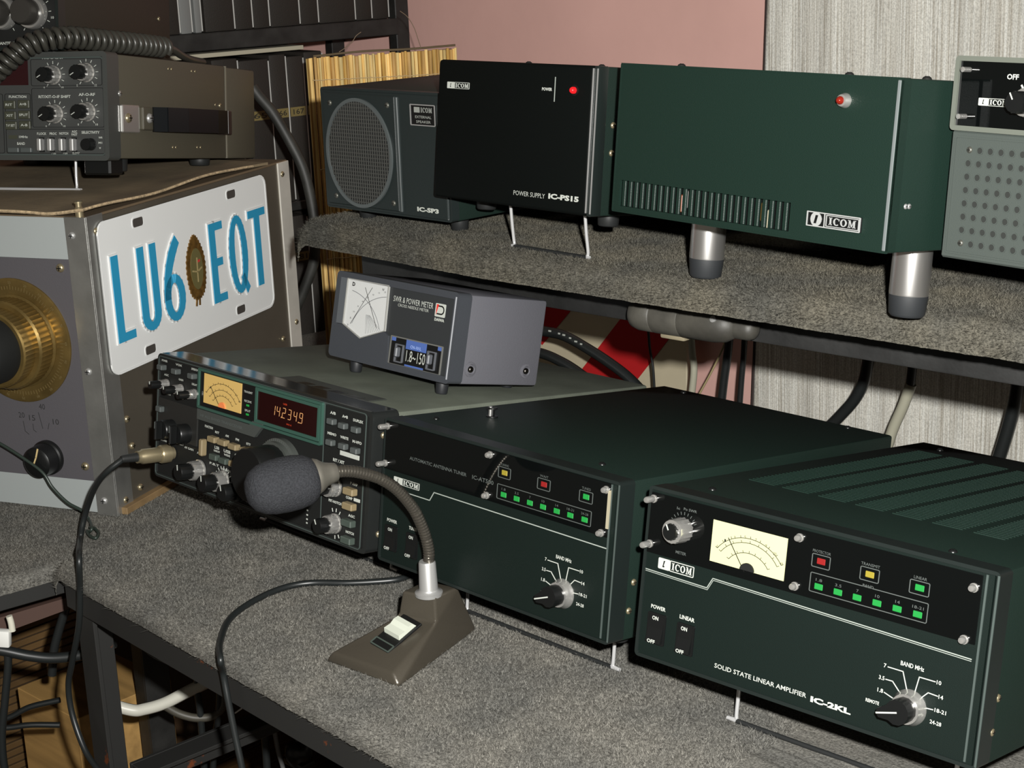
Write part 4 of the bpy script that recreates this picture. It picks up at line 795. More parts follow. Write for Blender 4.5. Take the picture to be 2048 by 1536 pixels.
# ================================================================== HOMEMADE TUNER BOX, PLATE, OLIVE TRANSCEIVER
M_alu = mat('bare_aluminium', (.30, .28, .24), .4, .8, var=.18, vscale=18, bump=.12, bscale=300)
M_alu2 = mat('aluminium_angle', (.36, .36, .34), .36, .8, var=.15, vscale=30, bump=.15, bscale=200)
LP = POSE['L']; LT = TM(LP[0], LP[1])
def tuner_box():
    loc, yaw, pit, (w, h, d) = LP; t = thing('tuner_box', 'large homemade aluminium tuner box with brass dial and licence plate on its side', 'tuner', loc, yaw)
    part('body', box(NB(), 3, w-2, 3, d-3, 2, h-3), M_alu, t, 0)
    part('top_panel', box(NB(), 2, w-1, 2, d-1, h-3, h, .5, 1), mat('brown_top', (.12, .085, .05), .6), t, 0)
    part('front_panel', box(NB(), 3, w-22, .5, 4, 2, h-1), mat('pale_blue_grey', (.30, .325, .32), .5), t, 0)
    part('middle_panel', box(NB(), 3, w-22, -.6, 1, 34, 247.5), mat('violet_grey', (.075, .071, .078), .55, bump=.1, bscale=700), t, 0)
    for nm, bx in (('corner_angle', (w-23, w, -1, 1, 0, h)),): 
        bm = NB(); box(bm, *bx, .4, 1); box(bm, w-2, w, 1, 26, 0, h, .4, 1); part(nm, bm, M_alu2, t, 0)
    bm = NB(); box(bm, w-2, w+.5, d-24, d, 0, h-1, .4, 1); box(bm, w-24, w-2, d-2, d, 0, h-1); part('rear_angle', bm, mat('flash_lit_aluminium', (.62, .60, .54), .4, .35, var=.12, vscale=25), t, 0)  # flash reflection on the strip is put into its paler base colour
    part('side_panel', box(NB(), w-2, w-1, 26, d-24, 8, h-2), mat('side_aluminium', (.13, .115, .09), .45, .6, var=.15, vscale=9, bump=.1, bscale=300), t, 0)
    bm = NB(); box(bm, w-2, w+6, 6, d-4, 0, 7, .5, 1); part('wood_skirt', bm, mat('raw_wood_strip', (.20, .13, .06), .6, var=.2, vscale=40), t, 0)
    # brass dial
    cx, cz = 309, 168
    bm = NB(); lathe(bm, [(60, 0), (60, 1.6), (58, 2.2), (46, 2.4)], (cx, -.6, cz), (0, -1, 0), 72); k = part('brass_dial', bm, M_brass, t, 30, 'engraved brass dial plate')
    bm = NB()
    for j in range(0, 100): 
        a = math.radians(3.6*j); stroke(bm, [(cx+49.5*math.cos(a), cz+49.5*math.sin(a)), (cx+(52.5 if j % 5 else 54)*math.cos(a), cz+(52.5 if j % 5 else 54)*math.sin(a))], .35, 2.6, 3.1)
    for j in range(20):
        a = math.radians(18*j); addtext(bm, str(5*j), cx+56*math.cos(a), cz+56*math.sin(a), 3.4, 2.4, c=3.1, rot=a-math.pi/2)
    part('dial_engraving', bm, mat('engraving', (.16, .12, .05), .5, .3), k, 0)
    bm = NB(); lathe(bm, [(45, 1), (45, 3), (43, 4), (43, 20), (41, 22)], (cx, -1, cz), (0, -1, 0), 120, .015, (2, 3)); part('knurled_ring', bm, M_brass, k, 30)
    bm = NB(); lathe(bm, [(37, 20), (37, 36), (35, 37)], (cx, -1, cz), (0, -1, 0), 110, .015, (0, 1)); part('knurled_ring', bm, M_brass, k, 30)
    bm = NB(); lathe(bm, [(32, 34), (31, 62), (28, 66), (.1, 66.5)], (cx, -1, cz), (0, -1, 0), 64); part('knob_cap', bm, M_mblack, k, 40)
    # small pointer knob
    bm = NB(); lathe(bm, [(17, 0), (17, 4), (15.5, 5), (15, 19), (12.5, 21), (.1, 21.5)], (328, -.6, 54), (0, -1, 0), 40); k = part('knob', bm, M_black, t, 40, 'black knob with cream pointer line')
    bm = NB(); stroke(bm, [(326, 52), (330, 60), (333, 68.5)], 1.5, 21.6, 22.2); part('pointer', bm, mat('cream_line', (.55, .42, .2), .5), k, 0)
    ink = mat('pencil_ink', (.012, .012, .012), .8); bm = NB()
    for s, x, z in (('20', 302, 94), ('15', 314, 92), ('40', 327, 104), ('10', 341, 90)): addtext(bm, s, x, z, 7, 5.5, c=.75, bold=0)
    for l in ([(303, 88), (304, 78), (308, 75)], [(314, 86), (314, 80), (317, 78)], [(322, 98), (325, 82)], [(333, 88), (331, 82)]): stroke(bm, l, .45, .6, .8)
    part('pencil_marks', bm, ink, t, 0)
    for x, z in ((367, 239.5), (369, 48)): screw(t, x, z, 4.2, c=.8, m=M_nickel)
    for x, z in ((384, 270), (385, 142), (386, 15)): screw(t, x, z, 3.6, c=1, m=M_steel)
    for y, z in ((14, 272), (14, 12), (30, 88), (40, 16), (34, 60)): screw(t, y, z, 3.6, 'right', w-.5, M_nickel)
    for y, z in ((d-16, h-14), (d-10, 104), (d-42, 92)): screw(t, y, z, 3.4, 'right', w+.2, M_nickel)
    bm = NB(); lathe(bm, [(4, 0), (4, 8), (3, 9), (3, 12), (4, 12.4), (4, 14), (.1, 14.2)], (w-8, 3, h), (0, 0, 1), 14); part('terminal_post', bm, M_nickel, t, 40)
    return t
tuner_box()
def plate():
    base = TM(LP[0], LP[1]); q = base @ Vector((402.2, 12, 0)); t = thing('licence_plate', 'white licence plate reading LU6 EQT in raised blue letters on the tuner box side', 'licence plate', (q.x, q.y, 120.2), LP[1]+math.pi/2)
    w, h = 305, 146; r = 12
    hs = [(64.3, 135.6), (233.5, 135), (64.1, 11.2), (234, 12)]
    bm = NB(); rrect(bm, 0, w, 0, h, r, -1.2, 0, seg=6); o = part('sheet', bm, mat('plate_white', (.66, .67, .66), .38, spec=.45), t, 0)
    bm = NB(); frame(bm, 0, w, 0, h, 2.2, r, -1.2, .5); part('rim', bm, MATS['plate_white'], t, 30)
    for x, z in hs:
        bm = NB(); rrect(bm, x-9, x+9, z-4.6, z+4.6, 3.4, 0, .15); part('mounting_slot', bm, mat('slot_dark', (.05, .045, .04), .5), t, 0)
        bm = NB(); frame(bm, x-10, x+10, z-5.6, z+5.6, 1.4, 4, 0, .5); part('slot_rim', bm, MATS['plate_white'], t, 30)
    BL = mat('sky_blue_paint', (.022, .25, .43), .4, spec=.45)
    def raised(nm, shapes):
        bm = NB()
        for s in shapes: poly(bm, s, 0, 2.2)
        bmesh.ops.remove_doubles(bm, verts=bm.verts, dist=.01)
        part('raised_character', bm, BL, t, 30, 'raised blue %s' % nm)
        bw = NB()
        for s in shapes:
            cx = sum(p[0] for p in s)/len(s); cz = sum(p[1] for p in s)/len(s); L = []
            for k in range(len(s)):
                p0, p1, p2 = Vector(s[k-1]), Vector(s[k]), Vector(s[(k+1) % len(s)]); e1 = (p1-p0).normalized(); e2 = (p2-p1).normalized(); n1 = Vector((e1.y, -e1.x)); n2 = Vector((e2.y, -e2.x)); nn = (n1+n2); nn = nn/max(.5, nn.length_squared/2) if nn.length > .1 else n1
                L.append(tuple(p1+nn*1.5))
            poly(bw, L, 0, 1.5)
        part('embossed_edge', bw, MATS['plate_white'], t, 30)
    def ccw(s): 
        a = sum(s[i][0]*s[(i+1) % len(s)][1]-s[(i+1) % len(s)][0]*s[i][1] for i in range(len(s))); return s if a > 0 else s[::-1]
    R_ = lambda a, b, c, d: [(a, c), (b, c), (b, d), (a, d)]
    z0, z1 = 29.5, 112
    def arcseg(cx, cz, ro, so, ri, si, a0, a1, n=10):
        out = []
        for k in range(n):
            A, B = math.radians(a0+(a1-a0)*k/n), math.radians(a0+(a1-a0)*(k+1)/n)
            out.append(ccw([(cx+ro*math.cos(A), cz+so*math.sin(A)), (cx+ro*math.cos(B), cz+so*math.sin(B)), (cx+ri*math.cos(B), cz+si*math.sin(B)), (cx+ri*math.cos(A), cz+si*math.sin(A))]))
        return out
    raised('L', [R_(13, 24, z0, z1), R_(24, 41, z0, z0+8)])
    raised('U', [R_(54.5, 65.5, 45, z1), R_(75.5, 86, 45, z1)]+arcseg(70.2, 45, 15.8, 16, 5, 7.5, 180, 360))
    S6o = [(94, 52), (94.6, 62), (96.8, 74), (101, 86), (107, 97.5), (113.5, 106), (120, 112.5)]; S6i = [(104.5, 52), (105, 61), (107, 71), (110.8, 80), (115.8, 89), (121, 97), (126.5, 104)]
    raised('6', arcseg(112, 52, 18, 23.5, 7.5, 15, 0, 360, 20)+[ccw(list(q)) for q in zip(S6o, S6o[1:], S6i[1:], S6i)])
    raised('E', [R_(182, 193, z0, z1), R_(193, 207.5, z0, z0+8), R_(193, 207.5, z1-8, z1), R_(193, 204, 67, 75)])
    raised('Q', arcseg(236, 71, 18, 41.5, 7.5, 33, 0, 360, 26)+[ccw([(238, 46), (244, 50), (254, 33), (248, 27)])])
    raised('T', [R_(260, 295, z1-8, z1), R_(272, 283, z0, z1-8)])
    # oval wreath emblem
    cx, cz = 155, 73; gold = mat('emblem_gold', (.16, .085, .02), .4, .5, var=.4, vscale=200); em = NB(); pts = []
    for k in range(72):
        a = 2*math.pi*k/72; rr = 1+.08*(k % 2)+.02*math.sin(5*a); ax = 16.5*(1-.12*math.sin(a)); pts.append((cx+ax*rr*math.cos(a), cz+31*rr*math.sin(a)))
    poly(em, pts, 0, 1.2); e = part('emblem', em, gold, t, 0, 'brown gold oval wreath emblem')
    em = NB(); poly(em, [(cx+11*math.cos(2*math.pi*k/40), cz-1+21*math.sin(2*math.pi*k/40)) for k in range(40)], 1.2, 1.8); part('emblem_oval', em, mat('emblem_olive', (.11, .095, .035), .45), e, 0)
    em = NB(); stroke(em, [(cx-8, cz-2), (cx, cz-4), (cx+8, cz-1)], 1.6, 1.8, 2.3); stroke(em, [(cx, cz-14), (cx+1, cz+10)], 1.3, 1.8, 2.3); part('emblem_relief', em, mat('emblem_light', (.28, .22, .10), .45), e, 0)
    em = NB(); poly(em, [(cx+1.5, cz+5), (cx+6, cz+5.6), (cx+6, cz+8), (cx+1.5, cz+7.4)], 1.8, 2.2); part('emblem_cap', em, mat('emblem_red', (.45, .03, .03), .5), e, 0)
    em = NB(); stroke(em, [(cx-3, cz-30), (cx-5, cz-38)], 2, 0, 1.2); stroke(em, [(cx+2, cz-30), (cx+1, cz-38)], 2, 0, 1.2); part('emblem_ribbon', em, gold, e, 0)
    for x, z in hs: pass
    return t
plate()
def cardboard():
    loc, yaw, pit, (w, h, d) = LP; q = TM(loc, yaw) @ Vector((0, 0, h)); cm = mat('corrugated_card', (.19, .145, .085), .8, var=.3, vscale=12, bump=.3, bscale=150)
    def card_lift(u, v): return max(0, u-.9)*10*(4.2+1.6*math.sin(v*11+1))*(1 if v < .85 else (1-v)/.15)
    bm = NB(); nx, ny = 40, 40; top = []; bot = []
    for i in range(nx+1):
        for j in range(ny+1):
            u, v = i/nx, j/ny; x = 0+u*400; yf = -7+5*math.sin(u*8); y = yf+v*(352-yf)-v*22*max(0, u-.72)/.28
            wav = max(0, 3.5*math.sin(u*9+1)*(1-v)**2)+card_lift(u, v)
            top.append(bm.verts.new((x, y, 3+wav))); bot.append(bm.verts.new((x, y, .3+wav)))
    g = lambda i, j: i*(ny+1)+j
    for i in range(nx):
        for j in range(ny):
            bm.faces.new([top[g(i, j)], top[g(i+1, j)], top[g(i+1, j+1)], top[g(i, j+1)]]); bm.faces.new([bot[g(i, j)], bot[g(i, j+1)], bot[g(i+1, j+1)], bot[g(i+1, j)]])
    for i in range(nx):
        for j in (0, ny): bm.faces.new([top[g(i, j)], bot[g(i, j)], bot[g(i+1, j)], top[g(i+1, j)]])
    for j in range(ny):
        for i in (0, nx): bm.faces.new([top[g(i, j)], top[g(i, j+1)], bot[g(i, j+1)], bot[g(i, j)]])
    o = part('cardboard_sheet', bm, cm, None, 30); o.location = q/1000; o.rotation_euler = (0, 0, yaw); tag(o, 'wavy brown corrugated cardboard sheet between the tuner box and the olive transceiver', 'cardboard')
    e = NB(); pts = []
    for i in range(0, 41): u = i/40; pts.append((u*400, -7+5*math.sin(u*8)-.2, 1.7+max(0, 3.5*math.sin(u*9+1))+card_lift(u, 0)))
    for i in range(1, 37): v = i/40; pts.append((400.3, -2+v*(352+2)-v*22, 1.7+card_lift(1, v)+max(0, 3.5*math.sin(10)*(1-v)**2)))
    tube(e, pts, 1.6, 5, 0); part('corrugated_edge', e, mat('card_edge', (.36, .27, .16), .9, bump=.6, bscale=700, var=.4, vscale=300), o, 30)
cardboard()
KP = POSE['K']; KTOP = LP[0][2]+LP[3][1]+3.2
def olive():
    loc, yaw, pit, (w, h, d) = KP; t = thing('olive_transceiver', 'olive grey transceiver with side carrying handle standing on the cardboard covered box', 'radio', loc, yaw, pit)
    OL = mat('olive_grey_paint', (.065, .059, .042), .5, spec=.4, bump=.15, bscale=1200); FR = mat('slate_grey_front', (.040, .042, .040), .5, spec=.4); FR2 = mat('slate_grey_frame', (.042, .045, .042), .4, spec=.45)
    part('case', box(NB(), .5, w-.5, 16, 226, 0, h, 2, 2), OL, t, 40); part('rear_cover', box(NB(), 1.5, w-1.5, 227, d, 0, h-1, 3, 2), OL, t, 40)
    part('seam', box(NB(), 1, w, 225.6, 227.4, .6, h-.2), mat('seam_edge', (.14, .13, .10), .4), t, 0)
    bm = NB(); frame(bm, 0, w, -2, h+2, 5, 5, -17, 3); part('front_frame', bm, FR2, t, 30); bm = NB(); frame(bm, 5, w-5, 3, h-3, 1, 4, -2, 1.2); part('inner_frame', bm, MATS['grey_green_edge'], t, 0)
    part('front_panel', box(NB(), 4, w-4, 0, 16, 2, h-2), FR, t, 0)
    for (x0, x1, z0, z1) in ((183, 262.5, 69, h-4.5), (183, 263.5, 29.5, 67), (152, 264, 4.5, 28), (152, 182, 29.5, 62), (8, 150, 4.5, 62)): bm = NB(); frame(bm, x0, x1, z0, z1, .5, 2, 0, .35); part('panel_border', bm, M_mblack, t, 0)
    part('display_window', box(NB(), 90, 180, -.6, 0, 70, 95), mat('dark_red_window', (.02, .004, .005), .15, spec=.5), t, 0)
    for x, z, s in ((208.3, 79.3, 'MIC-O-CAR'), (245.3, 81.2, 'SQL-O-NOTCH'), (209, 42.5, 'RIT/XIT-O-IF SHIFT'), (245.2, 44.3, 'AF-O-RF')):
        knob_set(t, x, z, 8.6, 9, 6.8, 10, ptr=210); bm = NB()
        for j in range(11): a = math.radians(235-29*j); stroke(bm, [(x+10.5*math.cos(a), z+10.5*math.sin(a)), (x+13*math.cos(a), z+13*math.sin(a))], .55, 0, .3)
        addtext(bm, '0', x-10.5, z-12, 1.4, 2, c=.3); addtext(bm, '10', x+10, z-12, 2.6, 2, c=.3); addtext(bm, s, x, z+16.3, min(36, 2.6*len(s)), 2.7, c=.3, bold=.02); part('dial_lines', bm, M_white, t, 0)
    texts(t, [('FUNCTION', 167, 59, 20, 2.5), ('F.LOCK', 193, 23.6, 10.5, 2.4), ('PROC', 206, 23.6, 8, 2.4), ('NOTCH', 218, 23.8, 10, 2.4), ('AGC', 230, 25.6, 6, 2.2), ('FAST', 230, 22.8, 6.5, 2.2), ('SELECTIVITY', 248, 24.8, 20, 2.5), ('OFF', 206, 4.2, 5, 2), ('OFF', 219, 4.4, 5, 2), ('SLOW', 231, 5, 8, 2), ('1MHz', 172, 20.5, 10, 2.2), ('BAND', 169, 14, 9, 2.6), ('NAR', 259, 20, 4, 1.8), ('M1', 258.5, 15, 4, 1.8), ('W', 258, 10, 2, 1.8)], bold=.02)
    OB = mat('olive_button', (.04, .042, .028), .5)
    for (x, z, s) in ((158.7, 51.3, 'RIT'), (174.8, 51.8, 'A=B'), (159, 41, 'XIT'), (175, 41.6, 'SPLIT'), (159.6, 31.4, 'T-F SET'), (175.3, 31.8, 'A-B')):
        b = button(t, x, z, OB, 13, 8, 3); bm = NB(); addtext(bm, s, x, z, min(10, 2.6*len(s)), 2.3, c=3.1); part('lettering', bm, M_white, b, 0)
    for x in (161.8, 176.4): button(t, x, 7.8, M_grey, 12.5, 5, 4)
    part('label_strip', box(NB(), 155, 165, -.5, 0, 18.5, 22), OB, t, 0)
    for x in (193.2, 204.9, 217.7, 229.9):
        b = part('lever_switch', box(NB(), x-3.4, x+3.4, -.6, 0, 6, 20, .3, 1), M_black, t, 0); bm = NB(); box(bm, x-2.2, x+2.2, -7, 0, 7, 19, .8, 1); part('switch_lever', bm, M_steel, b, 30)
    knob_set(t, 248, 13.5, 5.6, 10, 0, 0, skirt=M_black, ptr=None)
    knob_set(t, 120, 34, 20, 20, 0, 0, skirt=M_black)
    for x in (20, 45, 70): knob_set(t, x, 48, 7, 8, 5.5, 8, ptr=100)
    # strap handle on the side
    bm = NB(); box(bm, w-.5, w+3, 17, 48, 25, 51.5, 1, 1); k = part('handle_bracket', bm, M_chrome, t, 30); 
    bm = NB(); box(bm, w-.5, w+6, 49, 68, 28, 50.5, 1, 1); k2 = part('handle_mount', bm, OL, t, 30); screw(k2, 60, 39.5, 5, 'right', w+6, M_steel); screw(t, 27, 39, 5, 'right', w+2.5, M_nickel)
    bm = NB(); P = [(w+6, 66), (w+14, 78), (w+18, 110), (w+18, 170), (w+13, 200), (w+6, 214)]; n = len(P); rows = []
    for zz, off in ((27, 0), (50, 0)):
        pass
    for (a, b) in zip(P, P[1:]):
        dx, dy = b[0]-a[0], b[1]-a[1]; l = math.hypot(dx, dy); nx_, ny_ = dy/l*3, -dx/l*3
        v = [bm.verts.new((a[0]+s*nx_, a[1]+s*ny_, z)) for s in (0, 1) for z in (26.5, 50.5)]+[bm.verts.new((b[0]+s*nx_, b[1]+s*ny_, z)) for s in (0, 1) for z in (26.5, 50.5)]
        for f in ((0, 1, 3, 2), (4, 6, 7, 5), (0, 4, 5, 1), (2, 3, 7, 6), (0, 2, 6, 4), (1, 5, 7, 3)): bm.faces.new([v[i] for i in f])
    part('strap', bm, mat('strap_vinyl', (.006, .007, .008), .3, spec=.5), t, 0, 'black vinyl carrying strap')
    bm = NB(); box(bm, w-.5, w+8, 205, 224, 25.5, 51, 1, 1); part('handle_end', bm, mat('dark_brown_mount', (.03, .02, .017), .3, spec=.6), t, 30)
    part('handle_end_trim', box(NB(), w-.5, w+9, 202.5, 205, 27, 50, .4, 1), M_chrome, t, 0)
    screw(t, 18, 62, 3, 'right', w-.5, M_chrome)
    for y, z in ((213, 56.5),): screw(t, y, z, 2.6, 'right', w-.5, M_nickel)
    for y, z in ((109, 90), (115, 90), (155, 90), (162, 90), (114, 11.5), (120, 11.5), (163, 11.8), (170, 11.8), (203, 57)): screw(t, y, z, 1.5, 'right', w-.6, M_nickel)
    for x, y in ((40, 40), (w-24, 46), (40, 200), (w-22, 205)):
        fz = -drop(KP, y, KTOP); foot(t, x, y, .5, 11, max(6, fz-(0 if y > 100 else 17)))
    part('front_foot_block', box(NB(), w-42, w-12, 16, 40, -16, 1, 2, 1), M_black, t, 30)
    z = drop(KP, 34, KTOP); bm = NB(); tube(bm, [(60, 30, -2), (60, 30, z*.6), (60, 30, z+2), (66, 30, z+1), (w-66, 30, z+1), (w-60, 30, z+2), (w-60, 30, z*.6), (w-60, 30, -2)], 1.5, 8, 4); part('bail_stand', bm, M_wire, t, 60)
    return t
olive()
def top_tuner():
    loc, yaw, pit, (w, h, d) = KP; q = TM(loc, yaw, pit) @ Vector((-20, 12, h+4.5)); t = thing('antenna_tuner_unit', 'black antenna tuner with two chrome rimmed knobs stacked on the olive transceiver', 'tuner', q, yaw, pit)
    W_, H_, D_ = 229, 92, 205
    part('case', box(NB(), .5, W_-.5, 8, D_, 0, H_, 1.5, 2), mat('brown_black_case', (.022, .018, .013), .5, spec=.35, bump=.15, bscale=900), t, 40)
    bm = NB(); frame(bm, 0, W_, 0, H_, 3.5, 3, -10, 1.5); part('front_frame', bm, M_bezel, t, 30); part('front_panel', box(NB(), 3, W_-3, .4, 8, 3, H_-3), M_mblack, t, 0)
    for x in (166, 200):
        bm = NB(); lathe(bm, [(16, 0), (16, 6), (14.8, 8)], (x, 0, 36), (0, -1, 0), 48); k = part('knob', bm, M_chrome, t, 40); bm = NB(); lathe(bm, [(12.8, 7), (12.4, 20), (11, 22), (.1, 22.4)], (x, 0, 36), (0, -1, 0), 48); part('knob_cap', bm, mat('dark_gloss_knob', (.03, .028, .025), .25, spec=.6), k, 40)
        bm = NB()
        for j in range(11): a = math.radians(235-29*j); stroke(bm, [(x+17.5*math.cos(a), 36+17.5*math.sin(a)), (x+20*math.cos(a), 36+20*math.sin(a))], .6, 0, .3)
        addtext(bm, '10', x+21.5, 31, 3.2, 2.4, c=.3); part('dial_lines', bm, M_white, t, 0)
    text(t, 'ANTENNA TUNER', 180, 7.5, 40, 2.8, bold=.02)
    for y, z in ((182, 44), (184, 14), (105, 18), (135, 16)): screw(t, y, z, 2.4, 'right', W_-.5, M_nickel)
    for x in (25, W_-25):
        for y in (25, D_-25): foot(t, x, y, .5, 9, 4.4)
    return t
top_tuner()
def coil_cord():
    KM = TM(KP[0], KP[1], KP[2]); pts = [KM @ Vector(v) for v in ((125, -44, 40), (158, -46, 66), (182, -40, 88), (203, -26, 107), (225, -4, 114), (241, 34, 113.5), (251, 70, 113), (256, 105, 112.5), (258, 122, 112))]
    P = spline(pts, 60); bm = NB(); path = []; L = 0; prev = P[0]; u = None
    for i, p in enumerate(P):
        L += (p-prev).length; prev = p; tg = (P[min(i+1, len(P)-1)]-P[max(i-1, 0)]).normalized()
        u = (tg.orthogonal() if u is None else (u-tg*u.dot(tg))).normalized(); v = tg.cross(u)
        pass
    # resample by arc length and wind
    cum = [0]
    for a, b in zip(P, P[1:]): cum.append(cum[-1]+(b-a).length)
    tot = cum[-1]; turns = tot/7.6; n = int(turns*14); u = None; j = 0
    for i in range(n+1):
        s = tot*i/n
        while j < len(cum)-2 and cum[j+1] < s: j += 1
        f = (s-cum[j])/max(1e-6, cum[j+1]-cum[j]); p = P[j].lerp(P[j+1], f); tg = (P[j+1]-P[j]).normalized()
        u = (tg.orthogonal() if u is None else (u-tg*u.dot(tg))).normalized(); v = tg.cross(u); a = 2*math.pi*turns*i/n; rr = 8.2
        path.append(p+u*rr*math.cos(a)+v*rr*math.sin(a))
    tube(bm, path, 3.1, 7, 0); o = part('coiled_cord', bm, mat('cord_rubber', (.035, .034, .028), .35, spec=.5), None, 60); tag(o, 'thick coiled dark microphone cord draped over the olive transceiver', 'cord')
    bm = NB(); tube(bm, [KM @ Vector(v) for v in ((258, 116, 112), (259, 135, 111), (256, 160, 106), (250, 190, 103.5), (240, 230, 103.5))], 4.2, 8); part('cord_end', bm, MATS['cord_rubber'], o, 60)
coil_cord()
# ================================================================== MICROPHONE
def microphone():
    t = thing('desk_microphone', 'gooseneck desk microphone with grey foam windscreen on a brown wedge base', 'microphone', (0, 0, 0))
    BR = mat('brown_metallic_paint', (.062, .054, .041), .34, .3, spec=.5, bump=.1, bscale=800)
    bm = NB(); q = {k: bm.verts.new(v) for k, v in dict(FL=(-246, -55, .5), FR=(-171, -51, .5), RB=(-196, 53, .5), LB=(-247, 48, .5), FLt=(-239, -53, 9), FRt=(-179, -49, 9), SL=(-219, -5, 26), SR=(-187, 3, 26), TL=(-213, -5, 47), TR=(-186, 2, 47), KR=(-187, 27, 46), KL=(-216, 22, 46)).items()}
    for f in ('FLt FRt SR SL', 'SL SR TR TL', 'TL TR KR KL', 'FR RB KR TR SR FRt', 'FL FLt SL TL KL LB', 'RB LB KL KR', 'FL FR FRt FLt', 'FL LB RB FR'): bm.faces.new([q[k] for k in f.split()])
    bmesh.ops.recalc_face_normals(bm, faces=bm.faces); bmesh.ops.triangulate(bm, faces=[f for f in bm.faces if len(f.verts) > 4])
    bmesh.ops.bevel(bm, geom=list(bm.edges), offset=2.0, segments=3, profile=.5, affect='EDGES'); part('base', bm, BR, t, 40)
    # push-to-talk switch
    c0, c1 = Vector((-208.5, -50, 8)), Vector((-203, -.5, 28)); yv = (c1-c0).normalized(); xv = Vector((1, .12, 0)).normalized(); zv = xv.cross(yv).normalized(); xv = yv.cross(zv); sc = c0.lerp(c1, .60)+xv*-1
    SM = Matrix((xv, yv, zv)).transposed().to_4x4(); SM.translation = sc
    bm = NB(); box(bm, -10.5, 10.5, -16, 18, -1, 1.0, .5, 1, SM); s = part('switch_plate', bm, M_black, t, 30); bm = NB(); frame(bm, -10.5, 10.5, -16, -9, 1.0, 1, 1, 1.5, 'top'); bmesh.ops.transform(bm, matrix=SM, verts=bm.verts); part('switch_rim', bm, M_ggrey, s, 0)
    bm = NB(); P = [(-3, 0), (-2, 3.6), (4, 2.8), (8, 4.2), (12, 3.6), (14, 0)]; a = [bm.verts.new(SM @ Vector((-8.5, p, q_+1))) for p, q_ in P]; b = [bm.verts.new(SM @ Vector((8.5, p, q_+1))) for p, q_ in P]; bm.faces.new(a); bm.faces.new(b)
    for i in range(len(P)): bm.faces.new((a[i], a[(i+1) % len(P)], b[(i+1) % len(P)], b[i]))
    part('switch_key', bm, mat('ivory_plastic', (.50, .53, .45), .45), s, 0)
    # collar, neck, head
    pc = Vector((-196.3, 6, 46)); bm = NB(); lathe(bm, [(10.2, -1), (10.2, 1.2), (7.4, 2.6), (6.9, 4), (6.2, 24), (5.7, 25), (.1, 25.2)], pc, (0, 0, 1), 32); part('neck_collar', bm, M_steel, t, 50)
    P = [Vector(v) for v in ((-195.9, 7, 68), (-195.5, 7.7, 78), (-196.2, 6, 90), (-197.3, 2.7, 101.5), (-199.2, -2.3, 113.9), (-202.9, -12.3, 129.2), (-207.3, -24.1, 140.1), (-212.4, -37.7, 147.3), (-216.2, -47.9, 150.4), (-219.4, -56.5, 151.1))]
    sp0 = spline(P, 40); cum = [0]
    for a_, b_ in zip(sp0, sp0[1:]): cum.append(cum[-1]+(b_-a_).length)
    sp = []; j = 0
    for i in range(int(cum[-1]/.75)+1):
        s_ = i*.75
        while j < len(cum)-2 and cum[j+1] < s_: j += 1
        sp.append(sp0[j].lerp(sp0[j+1], (s_-cum[j])/max(1e-6, cum[j+1]-cum[j])))
    bm = NB(); tot = len(sp); tube(bm, sp, 4.2, 14, 0, rfun=lambda f: 4.3 if int(f*(tot-1)) % 3 else 3.95); part('gooseneck', bm, mat('neck_metal', (.17, .155, .13), .24, .85), t, 50)
    h0 = Vector((-218.6, -54.3, 151.0)); hd = (Vector((-241.3, -115.4, 149))-h0).normalized()
    bm = NB(); lathe(bm, [(5.5, -1), (6.5, 0), (7.4, 4), (8.6, 8), (11.5, 12), (12.6, 14.5), (12.2, 18)], h0, hd, 32); part('head_collar', bm, mat('dull_nickel', (.24, .225, .19), .38, .7), t, 50)
    prof = [(10, 14), (15, 17), (17.6, 22), (18.9, 29), (19.2, 38), (18.6, 47), (17, 54), (13.4, 60), (8, 63.6), (.1, 64.8)]
    bm = NB(); lathe(bm, prof, h0+Vector((0, 0, -1)), hd, 40)
    bmesh.ops.subdivide_edges(bm, edges=bm.edges, cuts=1, use_grid_fill=True)
    o = part('foam_windscreen', bm, mat('grey_foam', (.027, .028, .031), .95, spec=.1, var=.28, vscale=800, bump=.8, bscale=900), t, 80, 'charcoal foam windscreen')
    # cable leaving the base
    return t
microphone()
M_cable = mat('black_cable', (.012, .014, .014), .38, spec=.5)
def cable(name, pts, r, m, label, cat='cable', sub=8, n=9, group=None):
    bm = NB(); tube(bm, pts, r, n, sub); return tag(part(name, bm, m, None, 60), label, cat, group)
z3 = 3.2
pts = [Vector((-222, 48, 8)), W(850, 1148, z3), W(790, 1160, z3), W(700, 1166, z3), W(620, 1166, z3), W(560, 1178, z3), W(500, 1206, z3), W(458, 1240, z3), W(440, 1285, z3), W(441, 1320, z3-1)]
fpn = (math.sin(DA), -math.cos(DA), 0); pf = Vector((-576, -57, 0))+Vector((math.sin(DA)*16, -math.cos(DA)*16, 0))
pts += [V(x, y, pf, fpn) for x, y in ((446, 1345), (456, 1400), (470, 1470), (484, 1536), (497, 1620))]
cable('microphone_cable', pts, 2.6, M_cable, 'black cable curving from the desk microphone across the carpet and over the desk edge')
